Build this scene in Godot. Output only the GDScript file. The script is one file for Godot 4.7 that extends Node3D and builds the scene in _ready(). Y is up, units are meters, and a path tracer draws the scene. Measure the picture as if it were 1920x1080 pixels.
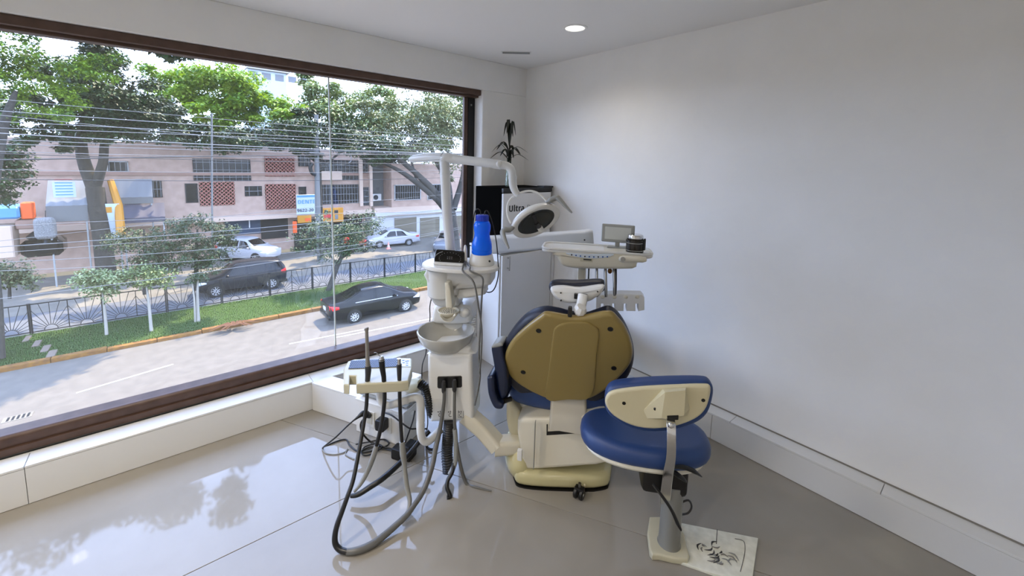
extends Node3D

const G := -6.2   # street level, two storeys below the room
var M := {}
var rng := RandomNumberGenerator.new()
var taken := {}

func _ready():
	rng.seed = 7
	setup_view()
	make_materials()
	build_room()
	build_street()
	build_houses()
	build_cars()
	build_trees()
	build_wires()
	build_cabinet()
	build_chair()
	build_unit()
	build_lamp()
	build_table()
	build_assistant()
	build_stool()
	build_cables()

# ------------------------------------------------------------------ mesh builder
class MB:
	var V := PackedVector3Array()
	var N := PackedVector3Array()
	func add(t: PackedVector3Array, crease := 40.0, xf := Transform3D(), closed := true) -> MB:
		var n := t.size() / 3
		var p := PackedVector3Array()
		p.resize(t.size())
		for i in t.size():
			p[i] = xf * t[i]
		if closed:
			var vol := 0.0
			var c := Vector3.ZERO
			for q in p: c += q
			c /= maxf(1.0, p.size())
			for i in n:
				vol += (p[i * 3] - c).dot((p[i * 3 + 1] - c).cross(p[i * 3 + 2] - c))
			if vol > 0.0:     # clockwise fronts: a solid then has a negative volume
				for i in n:
					var k := p[i * 3 + 1]
					p[i * 3 + 1] = p[i * 3 + 2]
					p[i * 3 + 2] = k
		var fn := PackedVector3Array()
		fn.resize(n)
		var by := {}
		for i in n:
			fn[i] = (p[i * 3 + 2] - p[i * 3]).cross(p[i * 3 + 1] - p[i * 3])
			for k in 3:
				var key := Vector3i((p[i * 3 + k] * 20000.0).round())
				if by.has(key): by[key].append(i)
				else: by[key] = [i]
		var lim := cos(deg_to_rad(crease))
		for i in n:
			if fn[i].length_squared() < 1e-20: continue
			var a := fn[i].normalized()
			for k in 3:
				var q := p[i * 3 + k]
				var s := Vector3.ZERO
				for j in by[Vector3i((q * 20000.0).round())]:
					var b := fn[j]
					if b.length_squared() > 1e-22 and a.dot(b.normalized()) >= lim: s += b
				V.append(q)
				N.append(s.normalized() if s.length_squared() > 1e-22 else a)
		return self
	func mesh(inv := Transform3D()) -> ArrayMesh:
		var arr := []
		arr.resize(Mesh.ARRAY_MAX)
		var v := PackedVector3Array()
		var m := PackedVector3Array()
		v.resize(V.size())
		m.resize(V.size())
		var uv := PackedVector2Array()
		uv.resize(V.size())
		for i in V.size():
			v[i] = inv * V[i]
			m[i] = (inv.basis * N[i]).normalized()
		arr[Mesh.ARRAY_VERTEX] = v
		arr[Mesh.ARRAY_NORMAL] = m
		arr[Mesh.ARRAY_TEX_UV] = uv
		var am := ArrayMesh.new()
		am.add_surface_from_arrays(Mesh.PRIMITIVE_TRIANGLES, arr)
		return am

func mb() -> MB:
	return MB.new()

# ------------------------------------------------------------------ shapes (triangle soups)
func grid(rings: Array, loop := true, cap := true) -> PackedVector3Array:
	var t := PackedVector3Array()
	var n: int = rings[0].size()
	for i in rings.size() - 1:
		for j in (n if loop else n - 1):
			var a = rings[i][j]; var b = rings[i][(j + 1) % n]
			var c = rings[i + 1][(j + 1) % n]; var d = rings[i + 1][j]
			t.append_array([a, b, c, a, c, d])
	if cap and loop:
		for e in [0, rings.size() - 1]:
			var c := Vector3.ZERO
			for q in rings[e]: c += q
			c /= n
			for j in n:
				var a = rings[e][j]; var b = rings[e][(j + 1) % n]
				if e == 0: t.append_array([c, b, a])
				else: t.append_array([c, a, b])
	return t

func box(lo: Vector3, hi: Vector3, bev := 0.0, seg := 2) -> PackedVector3Array:
	# a box with rounded edges of radius bev
	var c := (lo + hi) / 2.0
	var h := (hi - lo).abs() / 2.0
	if bev <= 0.0:
		var t := PackedVector3Array()
		for ax in 3:
			for s in [-1.0, 1.0]:
				var u := Vector3.ZERO; var w := Vector3.ZERO; var o := Vector3.ZERO
				o[ax] = s * h[ax]; u[(ax + 1) % 3] = h[(ax + 1) % 3] * s; w[(ax + 2) % 3] = h[(ax + 2) % 3]
				t.append_array([c + o - u - w, c + o + u - w, c + o + u + w, c + o - u - w, c + o + u + w, c + o - u + w])
		return t
	bev = minf(bev, minf(h.x, minf(h.y, h.z)) * 0.999)
	var k := h - Vector3.ONE * bev
	var rings := []
	for i in 2 * (seg + 1):
		var up := 1.0 if i > seg else -1.0
		var la := deg_to_rad(-90.0 + 90.0 * (i if i <= seg else i - 1) / float(seg))
		var ring := PackedVector3Array()
		for q in 4:
			for j in seg + 1:
				var lo_ := deg_to_rad(90.0 * q + 90.0 * j / float(seg))
				var d := Vector3(cos(la) * cos(lo_), sin(la), cos(la) * sin(lo_))
				var sx := 1.0 if q == 0 or q == 3 else -1.0
				var sz := 1.0 if q < 2 else -1.0
				ring.append(c + Vector3(sx * k.x, up * k.y, sz * k.z) + d * bev)
		rings.append(ring)
	return grid(rings)

func lathe(prof: Array, seg := 24) -> PackedVector3Array:   # prof: Vector2(radius, height), from one end to the other
	var rings := []
	for p in prof:
		var r := PackedVector3Array()
		for j in seg:
			var a := TAU * j / seg
			r.append(Vector3(maxf(p.x, 0.0) * cos(a), p.y, maxf(p.x, 0.0) * sin(a)))
		rings.append(r)
	return grid(rings)

func smooth(pts: Array, sub := 6) -> Array:
	if pts.size() < 3: return pts
	var out := []
	for i in pts.size() - 1:
		var a = pts[maxi(i - 1, 0)]; var b = pts[i]; var c = pts[i + 1]; var d = pts[mini(i + 2, pts.size() - 1)]
		for k in sub:
			var t := k / float(sub)
			out.append(b.cubic_interpolate(c, a, d, t))
	out.append(pts[-1])
	return out

func closed_smooth(pts: Array, sub := 4) -> Array:
	var out := []
	var n := pts.size()
	for i in n:
		for k in sub:
			out.append(pts[i].cubic_interpolate(pts[(i + 1) % n], pts[(i - 1 + n) % n], pts[(i + 2) % n], k / float(sub)))
	return out

func tube(pts: Array, r, seg := 10, flat := 1.0) -> PackedVector3Array:   # r: a radius or one per point
	var rings := []
	var up := Vector3.UP
	var t0: Vector3 = (pts[1] - pts[0]).normalized()
	if absf(t0.dot(up)) > 0.9: up = Vector3.RIGHT
	var x := t0.cross(up).normalized()
	for i in pts.size():
		var t: Vector3 = (pts[mini(i + 1, pts.size() - 1)] - pts[maxi(i - 1, 0)]).normalized()
		x = (x - t * x.dot(t)).normalized()
		var y := t.cross(x)
		var rad: float = r if not r is Array else r[i]
		var ring := PackedVector3Array()
		for j in seg:
			var a := TAU * j / seg
			ring.append(pts[i] + x * cos(a) * rad + y * sin(a) * rad * flat)
		rings.append(ring)
	return grid(rings)

func radii(rs: Array, n: int) -> Array:     # a list of radii stretched to n points
	var out := []
	for i in n:
		var f := i / float(n - 1) * (rs.size() - 1)
		var k := mini(int(f), rs.size() - 2)
		out.append(lerpf(rs[k], rs[k + 1], f - k))
	return out

func inset(poly: Array, d: float) -> Array:
	var out := []
	var n := poly.size()
	var area := 0.0
	for i in n: area += poly[i].cross(poly[(i + 1) % n])
	var s := 1.0 if area > 0 else -1.0
	for i in n:
		var e1: Vector2 = (poly[i] - poly[(i - 1 + n) % n]).normalized()
		var e2: Vector2 = (poly[(i + 1) % n] - poly[i]).normalized()
		var nn := Vector2(-e1.y, e1.x) + Vector2(-e2.y, e2.x)
		nn = nn.normalized() if nn.length() > 1e-6 else Vector2(-e1.y, e1.x)
		var k := 1.0 / maxf(0.5, nn.dot(Vector2(-e1.y, e1.x)))
		out.append(poly[i] + nn * d * s * k)
	# where the corner is tighter than d the outline folds over: draw such edges together
	for pass_ in 10:
		var bad := false
		for i in n:
			var j := (i + 1) % n
			if (out[j] - out[i]).dot(poly[j] - poly[i]) < -1e-12:
				var m: Vector2 = (out[i] + out[j]) / 2.0
				out[i] = m
				out[j] = m
				bad = true
		if not bad: break
	return out

func slab(poly: Array, z0: float, z1: float, bev := 0.0, seg := 3, back := true) -> PackedVector3Array:
	# an outline in x, y given thickness along z, its edges rounded at z1 (and z0)
	var rings := []
	var prof := []
	if bev > 0.0 and back:
		for i in seg + 1:
			var a := PI / 2 * i / seg
			prof.append([bev * (1.0 - sin(a)), z0 + bev * (1.0 - cos(a)) * signf(z1 - z0)])
	else: prof.append([0.0, z0])
	if bev > 0.0:
		for i in seg + 1:
			var a := PI / 2 * i / seg
			prof.append([bev * (1.0 - cos(a)), z1 - bev * (1.0 - sin(a)) * signf(z1 - z0)])
	else: prof.append([0.0, z1])
	for p in prof:
		var r := PackedVector3Array()
		for q in inset(poly, p[0]): r.append(Vector3(q.x, q.y, p[1]))
		rings.append(r)
	var t := grid(rings, true, false)
	for e in [0, rings.size() - 1]:
		var flat := PackedVector2Array()
		for q in rings[e]: flat.append(Vector2(q.x, q.y))
		var ix := Geometry2D.triangulate_polygon(flat)
		var want := 1.0 if (e == 0) else -1.0
		var area := 0.0
		for i in flat.size(): area += flat[i].cross(flat[(i + 1) % flat.size()])
		if ix.is_empty():     # an outline that crosses itself: fan it from its middle
			var mid := Vector3.ZERO
			for q in rings[e]: mid += q
			mid /= flat.size()
			for j in flat.size():
				var a = rings[e][j]; var b = rings[e][(j + 1) % flat.size()]
				var w := Vector2(a.x - mid.x, a.y - mid.y).cross(Vector2(b.x - mid.x, b.y - mid.y))
				if w * area * want > 0: t.append_array([mid, b, a])
				else: t.append_array([mid, a, b])
		for i in range(0, ix.size(), 3):
			var a = rings[e][ix[i]]; var b = rings[e][ix[i + 1]]; var c = rings[e][ix[i + 2]]
			var w := Vector2(b.x - a.x, b.y - a.y).cross(Vector2(c.x - a.x, c.y - a.y))
			if w * area * want > 0: t.append_array([a, c, b])
			else: t.append_array([a, b, c])
	return t

func ball(c: Vector3, r: Vector3, seg := 16) -> PackedVector3Array:
	var prof := []
	for i in seg / 2 + 1:
		var a := -PI / 2 + PI * i / (seg / 2)
		prof.append(Vector2(cos(a), sin(a)))
	var t := lathe(prof, seg)
	for i in t.size(): t[i] = c + t[i] * r
	return t

func cyl(a: Vector3, b: Vector3, r0: float, r1 := -1.0, seg := 20, bev := 0.0) -> PackedVector3Array:
	if r1 < 0: r1 = r0
	var l := (b - a).length()
	var prof := [Vector2(r0, 0), Vector2(r1, l)]
	if bev > 0: prof = [Vector2(r0 - bev, 0), Vector2(r0 - bev * 0.3, bev * 0.3), Vector2(r0, bev), Vector2(r1, l - bev), Vector2(r1 - bev * 0.3, l - bev * 0.3), Vector2(r1 - bev, l)]
	var t := lathe(prof, seg)
	var xf := aim(a, b)
	for i in t.size(): t[i] = xf * t[i]
	return t

func aim(a: Vector3, b: Vector3) -> Transform3D:    # y axis from a towards b
	var y := (b - a).normalized()
	var x := y.cross(Vector3.FORWARD if absf(y.z) < 0.9 else Vector3.RIGHT).normalized()
	return Transform3D(Basis(x, y, x.cross(y)), a)

func sweep(prof: Array, path: Array, widths: Array) -> PackedVector3Array:   # profile in x, y put across a path along z-ish, scaled by widths (Vector2)
	var rings := []
	for i in path.size():
		var t: Vector3 = (path[mini(i + 1, path.size() - 1)] - path[maxi(i - 1, 0)]).normalized()
		var x := Vector3.UP.cross(t).normalized()
		var y := t.cross(x)
		var r := PackedVector3Array()
		for p in prof: r.append(path[i] + x * p.x * widths[i].x + y * p.y * widths[i].y)
		rings.append(r)
	return grid(rings)

func rrect(w: float, h: float, r: float, seg := 4) -> Array:   # rounded rectangle about the origin
	var out := []
	for q in 4:
		var c := Vector2((w / 2 - r) * (1 if q == 0 or q == 3 else -1), (h / 2 - r) * (1 if q < 2 else -1))
		for j in seg + 1:
			var a := PI / 2 * (q + j / float(seg))
			out.append(c + Vector2(cos(a), sin(a)) * r)
	return out

# ------------------------------------------------------------------ scene tree
func numbered(n: String) -> String:
	if not taken.has(n):
		taken[n] = 0
		return n
	taken[n] += 1
	return "%s_%03d" % [n, taken[n]]

func thing(called: String, label: String, category: String, at := Vector3.ZERO, turn := 0.0, group := "") -> Node3D:
	var o := Node3D.new()
	o.name = numbered(called)
	add_child(o)
	o.position = at
	o.rotation_degrees.y = turn
	tag(o, label, category, group)
	return o

func tag(o, label := "", category := "", group := "", kind := ""):
	if label: o.set_meta("label", label)
	if category: o.set_meta("category", category)
	if group: o.set_meta("group", group)
	if kind: o.set_meta("kind", kind)
	return o

func put(called: String, m, material, parent = self, label := "", world := false) -> MeshInstance3D:
	# world: the vertices are given in the room's coordinates, not the parent's
	var o := MeshInstance3D.new()
	o.name = numbered(called) if parent == self else called
	var inv := Transform3D()
	if world and parent != self:
		var x := Transform3D()
		var p = parent
		while p != self:
			x = p.transform * x
			p = p.get_parent()
		inv = x.affine_inverse()
	o.mesh = m.mesh(inv) if m is MB else m
	o.material_override = material
	if label: o.set_meta("label", label)
	parent.add_child(o, true)
	return o

func wput(called: String, m, material, parent = self, label := "") -> MeshInstance3D:
	return put(called, m, material, parent, label, true)

func one(called: String, m, material, label: String, category: String, group := "") -> MeshInstance3D:
	return tag(put(called, m, material), label, category, group)

func struct(called: String, m, material) -> MeshInstance3D:
	return tag(put(called, m, material), "", "", "", "structure")

func text(called: String, s: String, size: float, depth: float, material, parent, xf: Transform3D, bold := false, font := "Droid Sans"):
	var tm := TextMesh.new()
	var f := SystemFont.new()
	f.font_names = PackedStringArray([font])
	f.font_weight = 700 if bold else 400
	tm.font = f
	tm.font_size = 32
	tm.pixel_size = size / 32.0
	tm.depth = depth
	tm.text = s
	tm.curve_step = 1.0
	var o := put(called, tm, material, parent)
	o.transform = xf
	return o

# ------------------------------------------------------------------ materials
func mat(key: String, c: Color, rough := 0.5, metal := 0.0, spec := 0.5) -> StandardMaterial3D:
	var m := StandardMaterial3D.new()
	m.resource_name = key
	m.albedo_color = c
	m.roughness = rough
	m.metallic = metal
	m.metallic_specular = spec
	M[key] = m
	return m

func noise_tex(freq: float, dark: Color, light: Color, oct := 4, size := 512, seed_ := 1, kind := FastNoiseLite.TYPE_SIMPLEX_SMOOTH) -> NoiseTexture2D:
	var n := FastNoiseLite.new()
	n.noise_type = kind
	n.frequency = freq
	n.fractal_octaves = oct
	n.seed = seed_
	var t := NoiseTexture2D.new()
	t.width = size
	t.height = size
	t.seamless = true
	t.noise = n
	var g := Gradient.new()
	g.set_color(0, dark)
	g.set_color(1, light)
	t.color_ramp = g
	return t

func tri(m: StandardMaterial3D, t: Texture2D, scale: float, bump := 0.0):
	m.albedo_texture = t
	m.uv1_triplanar = true
	m.uv1_world_triplanar = true
	m.uv1_scale = Vector3.ONE * scale
	if bump > 0.0:
		m.heightmap_enabled = true
		m.heightmap_texture = t
		m.heightmap_scale = bump
	return m


func setup_view():
	var cam := Camera3D.new()
	cam.name = "camera"
	cam.projection = Camera3D.PROJECTION_FRUSTUM
	cam.near = 0.05
	cam.far = 400.0
	# focal length 782.85 px; the lens axis meets the picture at y = 400.4, the rest is a shifted (cropped) frame
	cam.size = 1080.0 / 782.85 * cam.near
	cam.frustum_offset = Vector2(0.0, -(540.0 - 400.38) / 782.85 * cam.near)
	cam.position = Vector3(2.795, 1.58, 2.478)
	cam.basis = Basis.from_euler(Vector3(deg_to_rad(-6.9107), deg_to_rad(49.925), deg_to_rad(1.4929)))
	add_child(cam)
	cam.current = true

	var sky_m := ProceduralSkyMaterial.new()
	sky_m.sky_top_color = Color(0.69, 0.79, 1.0)
	sky_m.sky_horizon_color = Color(0.78, 0.86, 1.0)
	sky_m.sky_curve = 0.2
	sky_m.sky_energy_multiplier = 1.0
	sky_m.ground_bottom_color = Color(0.25, 0.24, 0.22)
	sky_m.ground_horizon_color = Color(0.28, 0.28, 0.27)
	sky_m.ground_energy_multiplier = 1.0
	sky_m.sun_angle_max = 0.0
	var sky := Sky.new()
	sky.sky_material = sky_m
	var e := Environment.new()
	e.background_mode = Environment.BG_SKY
	e.sky = sky
	e.background_energy_multiplier = 7.6
	e.tonemap_mode = Environment.TONE_MAPPER_LINEAR
	e.tonemap_exposure = 1.25
	e.sdfgi_enabled = true
	e.ssao_enabled = true
	e.ssil_enabled = true
	var we := WorldEnvironment.new()
	we.name = "world"
	we.environment = e
	add_child(we)

	var sun := DirectionalLight3D.new()
	sun.name = "sun"
	sun.light_energy = 3.6
	sun.light_color = Color(1.0, 0.93, 0.80)
	sun.light_angular_distance = 0.6
	sun.shadow_enabled = true
	add_child(sun)
	sun.look_at_from_position(Vector3(-0.26, 0.85, -0.42), Vector3.ZERO)

	# the room's recessed downlights: one in view, the rest of the grid behind the camera
	for p in [Vector3(1.032, 0, 0.544), Vector3(1.1, 0, 2.9), Vector3(2.4, 0, 3.3), Vector3(3.9, 0, 2.9), Vector3(1.3, 0, 4.4), Vector3(3.2, 0, 4.5)]:
		downlight(Vector3(p.x, 2.386, p.z))

func downlight(at: Vector3):
	var first := not taken.has("ceiling_downlight")
	var t := thing("ceiling_downlight", "round white recessed ceiling downlight glowing above the cabinet corner" if first else "recessed round ceiling downlight in the part of the room behind the camera", "ceiling light", at, 0.0, "" if first else "downlights behind the camera")
	var w := mat("lamp_ring", Color(0.9, 0.9, 0.89), 0.4)
	put("trim_ring", mb().add(lathe([Vector2(0.056, -0.001), Vector2(0.058, -0.006), Vector2(0.068, -0.007), Vector2(0.074, -0.003), Vector2(0.074, 0.0), Vector2(0.056, 0.0)], 32), 30), w, t)
	var g := mat("lamp_glow", Color(1, 1, 1), 0.5)
	g.emission_enabled = true
	g.emission = Color(1.0, 0.98, 0.94)
	g.emission_energy_multiplier = 2.0
	put("diffuser_lamp", mb().add(lathe([Vector2(0.0, -0.002), Vector2(0.057, -0.002), Vector2(0.057, -0.001), Vector2(0.0, -0.001)], 32), 30), g, t)
	var l := SpotLight3D.new()
	l.name = "lamp_light"
	l.position = Vector3(0, -0.02, 0)
	l.rotation_degrees.x = -90
	l.spot_angle = 75.0
	l.spot_range = 12.0
	l.spot_attenuation = 2.0
	l.light_size = 0.055
	l.light_color = Color(1.0, 0.955, 0.89)
	l.light_energy = 0.3 if first else 1.9
	l.shadow_enabled = true
	t.add_child(l)

func make_materials():
	mat("wall", Color(0.92, 0.915, 0.90), 0.75)
	tri(M.wall, noise_tex(0.012, Color(0.985, 0.985, 0.98), Color(1, 1, 1), 5), 0.6)
	mat("ceiling", Color(0.92, 0.915, 0.90), 0.85)
	mat("tile_floor", Color(0.60, 0.58, 0.545), 0.035, 0.0, 0.42)
	tri(M.tile_floor, noise_tex(0.01, Color(0.93, 0.925, 0.915), Color(1, 1, 1), 5, 512, 5), 0.35)
	mat("grout", Color(0.25, 0.24, 0.23), 0.8)
	mat("tile_white", Color(0.86, 0.86, 0.85), 0.18, 0.0, 0.5)
	mat("bronze", Color(0.36, 0.275, 0.23), 0.42, 0.1)
	tri(M.bronze, noise_tex(0.02, Color(0.8, 0.78, 0.76), Color(1, 1, 1), 4, 256, 9), 2.0)
	mat("rubber", Color(0.02, 0.02, 0.022), 0.55)
	var gl := mat("glass", Color(0.9, 0.95, 0.93, 0.03), 0.02)
	gl.transparency = BaseMaterial3D.TRANSPARENCY_ALPHA
	mat("seal", Color(0.80, 0.82, 0.80), 0.3)
	mat("white", Color(0.86, 0.86, 0.845), 0.28)          # glossy equipment plastic
	mat("ivory", Color(0.80, 0.765, 0.63), 0.32)          # yellowed plastic
	mat("ivory_dark", Color(0.70, 0.62, 0.40), 0.36)
	mat("grey", Color(0.55, 0.56, 0.55), 0.4)
	mat("dark_grey", Color(0.17, 0.17, 0.175), 0.5)
	mat("black", Color(0.018, 0.018, 0.02), 0.4)
	mat("gloss_black", Color(0.012, 0.012, 0.015), 0.08)
	mat("chrome", Color(0.80, 0.80, 0.80), 0.14, 1.0)
	mat("steel", Color(0.62, 0.62, 0.61), 0.32, 1.0)
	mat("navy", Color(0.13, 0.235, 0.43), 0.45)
	M.navy.rim_enabled = true
	M.navy.rim = 0.25
	M.navy.rim_tint = 0.6
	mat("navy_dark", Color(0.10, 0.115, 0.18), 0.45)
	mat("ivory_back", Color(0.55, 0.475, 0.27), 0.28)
	mat("ivory_side", Color(0.74, 0.72, 0.62), 0.35)
	mat("ivory_foot", Color(0.76, 0.73, 0.56), 0.2)
	mat("white_warm", Color(0.83, 0.81, 0.74), 0.3)
	mat("navy_arm", Color(0.06, 0.11, 0.22), 0.35)
	mat("white_tank", Color(0.80, 0.80, 0.785), 0.35)
	mat("white_arm", Color(0.82, 0.83, 0.83), 0.3)
	mat("handle_grey", Color(0.56, 0.565, 0.55), 0.4)
	mat("frame_grey", Color(0.62, 0.625, 0.60), 0.45)
	mat("screen_pale", Color(0.80, 0.81, 0.78), 0.2)
	mat("sign_panel", Color(0.80, 0.84, 0.88), 0.3)
	mat("dark_chrome", Color(0.22, 0.21, 0.20), 0.12, 1.0)
	mat("brass", Color(0.45, 0.30, 0.14), 0.3, 0.8)
	mat("cable_grey", Color(0.37, 0.37, 0.36), 0.4)
	mat("mat_blue", Color(0.38, 0.43, 0.52), 0.4, 0.3)
	mat("tube_grey", Color(0.50, 0.485, 0.46), 0.35, 0.1)
	mat("hose_black", Color(0.07, 0.07, 0.072), 0.35)
	mat("tape_grey", Color(0.52, 0.52, 0.50), 0.22)
	mat("column_grey", Color(0.50, 0.50, 0.48), 0.35, 0.2)
	mat("plate_scuffed", Color(0.92, 0.92, 0.87), 0.3)
	tri(M.plate_scuffed, noise_tex(0.012, Color(0.88, 0.88, 0.86), Color(1, 1, 1), 6, 512, 77), 3.0)
	mat("sealant", Color(0.50, 0.48, 0.44), 0.7)
	mat("plate_beige", Color(0.70, 0.68, 0.62), 0.4)
	mat("print_blue", Color(0.12, 0.33, 0.62), 0.4)
	mat("print_black", Color(0.03, 0.03, 0.03), 0.5)

func clip(poly: PackedVector2Array, n: Vector2, c: float) -> PackedVector2Array:   # keeps n.p <= c
	var out := PackedVector2Array()
	for i in poly.size():
		var a := poly[i]; var b := poly[(i + 1) % poly.size()]
		var da := n.dot(a) - c; var db := n.dot(b) - c
		if da <= 0: out.append(a)
		if (da < 0 and db > 0) or (da > 0 and db < 0): out.append(a.lerp(b, da / (da - db)))
	return out

func build_room():
	var H := 2.386
	var X1 := 4.9
	var Z1 := 5.3
	# floor: large polished tiles, their joints running along the window and slantwise to it
	var fl := struct("floor", mb().add(box(Vector3(-0.2, -0.3, -0.2), Vector3(X1 + 0.2, -0.008, Z1 + 0.2))), M.grout)
	var n2 := Vector2(sin(deg_to_rad(29.6)), cos(deg_to_rad(29.6)))   # across the slanting joints, in x, z
	var c0 := n2.dot(Vector2(1.1, 1.448))
	var xs := [0.0, 0.95, 2.9, X1]
	var tv := []
	for k in 3:
		var m = M.tile_floor.duplicate()
		m.albedo_color = Color(0.60, 0.58, 0.545) * [1.0, 0.985, 1.012][k]
		tv.append(m)
	var count := 0
	for i in xs.size() - 1:
		for k in range(-3, 6):
			var p := PackedVector2Array([Vector2(xs[i], 0), Vector2(xs[i + 1], 0), Vector2(xs[i + 1], Z1), Vector2(xs[i], Z1)])
			p = clip(p, n2, c0 + (k + 1) * 1.2)
			p = clip(p, -n2, -(c0 + k * 1.2))
			if p.size() < 3: continue
			var area := 0.0
			for q in p.size(): area += p[q].cross(p[(q + 1) % p.size()])
			if absf(area) < 0.01: continue
			var poly := inset(Array(p), 0.0012)
			var t := slab(poly, -0.008, 0.0, 0.0012, 1, false)
			var b = mb().add(t, 30, Transform3D(Basis(Vector3(1, 0, 0), Vector3(0, 0, 1), Vector3(0, 1, 0)), Vector3.ZERO))
			put("floor_tile", b, tv[count % 3], fl)
			count += 1
	struct("ceiling", mb().add(box(Vector3(-0.2, H, -0.2), Vector3(X1 + 0.2, H + 0.25, Z1 + 0.2))), M.ceiling)
	# window wall (x = 0): sill wall, lintel, pier by the corner, pier at the far end
	var w := mb()
	w.add(box(Vector3(-0.2, -0.3, -0.2), Vector3(0, 0.183, Z1 + 0.2)))
	w.add(box(Vector3(-0.2, 2.155, -0.2), Vector3(0, H, Z1 + 0.2), 0.003, 1))
	w.add(box(Vector3(-0.2, 0.183, -0.2), Vector3(0, 2.155, 0.465), 0.004, 1))
	w.add(box(Vector3(-0.2, 0.183, 5.0), Vector3(0, 2.155, Z1 + 0.2)))
	struct("wall_left", w, M.wall)
	struct("wall_right", mb().add(box(Vector3(0, -0.3, -0.2), Vector3(X1 + 0.2, H, 0))), M.wall)
	struct("wall_back", mb().add(box(Vector3(X1, -0.3, 0), Vector3(X1 + 0.2, H, Z1 + 0.2))), M.wall)
	struct("wall_near", mb().add(box(Vector3(0, -0.3, Z1), Vector3(X1, H, Z1 + 0.2))), M.wall)
	# outside: the slab edge that shades the window
	struct("trim_1", mb().add(box(Vector3(-0.85, 2.52, -0.4), Vector3(-0.2, 2.75, Z1 + 0.4))), M.wall)
	# raised tiled kerbs along both walls: face tiles and cap tiles
	kerb("baseboard_left", Vector3(0, 0, 0.57), Vector3(0, 0, 1), 4.7, Vector3(1, 0, 0), 0.117, 0.185, [0.62, 1.25, 2.45, 3.65], [1.25, 2.45, 3.65])
	kerb("baseboard_right", Vector3(0.42, 0, 0), Vector3(1, 0, 0), 4.5, Vector3(0, 0, 1), 0.09, 0.16, [0.62, 1.82 - 0.42 - 0.0, 2.6, 3.8], [1.5, 2.15, 3.3])
	put("sealant_line", mb().add(box(Vector3(-0.3, 0.16, 0.0005), Vector3(4.4, 0.167, 0.004))), M.sealant, get_node("baseboard_right"))
	# the low tiled partition that leaves the window kerb
	kerb("trim_2", Vector3(0.072, 0, 1.728), Vector3(1, 0, 0), 0.43, Vector3(0, 0, 1), 0.115, 0.185, [], [])
	get_node("trim_2").rotation_degrees.y = 27.0
	# window: bronze frame, two panes meeting in a clear silicone joint
	var win := Node3D.new()
	win.name = "window_1"
	add_child(win)
	win.position = Vector3(-0.08, 0.185, 2.7)
	tag(win, "", "", "", "structure")
	var f := mb()
	f.add(box(Vector3(-0.15, 0.184, 0.465), Vector3(-0.008, 0.225, 5.0), 0.004), 30)
	f.add(box(Vector3(-0.13, 0.21, 0.465), Vector3(-0.022, 0.282, 5.0), 0.02, 4), 30)
	wput("frame_sill", f, M.bronze, win)
	wput("frame_gasket", mb().add(box(Vector3(-0.012, 0.1845, 0.465), Vector3(-0.004, 0.194, 5.0), 0.002, 1)), M.rubber, win)
	f = mb()
	f.add(box(Vector3(-0.15, 2.11, 0.465), Vector3(-0.02, 2.155, 5.0), 0.006), 30)
	f.add(box(Vector3(-0.12, 2.095, 0.465), Vector3(-0.055, 2.12, 5.0), 0.004), 30)
	wput("frame_head", f, M.bronze, win)
	f = mb()
	f.add(box(Vector3(-0.15, 0.225, 0.466), Vector3(-0.105, 2.115, 0.53), 0.004), 30)
	wput("frame_jamb", f, M.rubber, win)
	wput("frame_jamb", mb().add(box(Vector3(-0.14, 0.225, 0.528), Vector3(-0.112, 2.115, 0.565), 0.004), 30), M.bronze, win)
	wput("frame_jamb", mb().add(box(Vector3(-0.15, 0.225, 4.94), Vector3(-0.105, 2.115, 4.999), 0.004), 30), M.bronze, win)
	for z in [[0.55, 1.604], [1.612, 4.95]]:
		wput("pane", mb().add(box(Vector3(-0.1285, 0.27, z[0]), Vector3(-0.1225, 2.105, z[1]))), M.glass, win)
	wput("pane_joint", mb().add(box(Vector3(-0.130, 0.27, 1.604), Vector3(-0.121, 2.105, 1.612))), M.seal, win)
	wput("screw", mb().add(cyl(Vector3(-0.107, 2.04, 0.505), Vector3(-0.099, 2.04, 0.505), 0.008, 0.008, 12, 0.002)), M.steel, win)
	# air slot in the ceiling
	var v := thing("ceiling_vent", "small slatted air vent let into the white ceiling near the corner", "vent", Vector3(0.36, H, 0.43), 49.0)
	put("vent_frame", mb().add(box(Vector3(-0.11, -0.004, -0.03), Vector3(0.11, 0.001, 0.03), 0.002, 1)), M.white, v)
	for k in 4:
		put("vent_slat", mb().add(box(Vector3(-0.1, -0.007, -0.022 + k * 0.013), Vector3(0.1, -0.004, -0.016 + k * 0.013), 0.001, 1)), M.grey, v)
	# louvred grille low on the pier between the window and the cabinet
	var g := thing("louvre_grille", "white louvred grille low beside the cabinet behind the rinse bowl", "grille", Vector3(0.118, 0.19, 0.66), 0.0)
	wput("frame", mb().add(box(Vector3(0.0, 0.187, 0.57), Vector3(0.118, 0.52, 0.76), 0.006, 2)), M.tile_white, g)
	for k in 13:
		wput("louvre", mb().add(box(Vector3(0.116, 0.235 + k * 0.02, 0.585), Vector3(0.128, 0.245 + k * 0.02, 0.745), 0.002, 1), 40), M.white, g)

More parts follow.
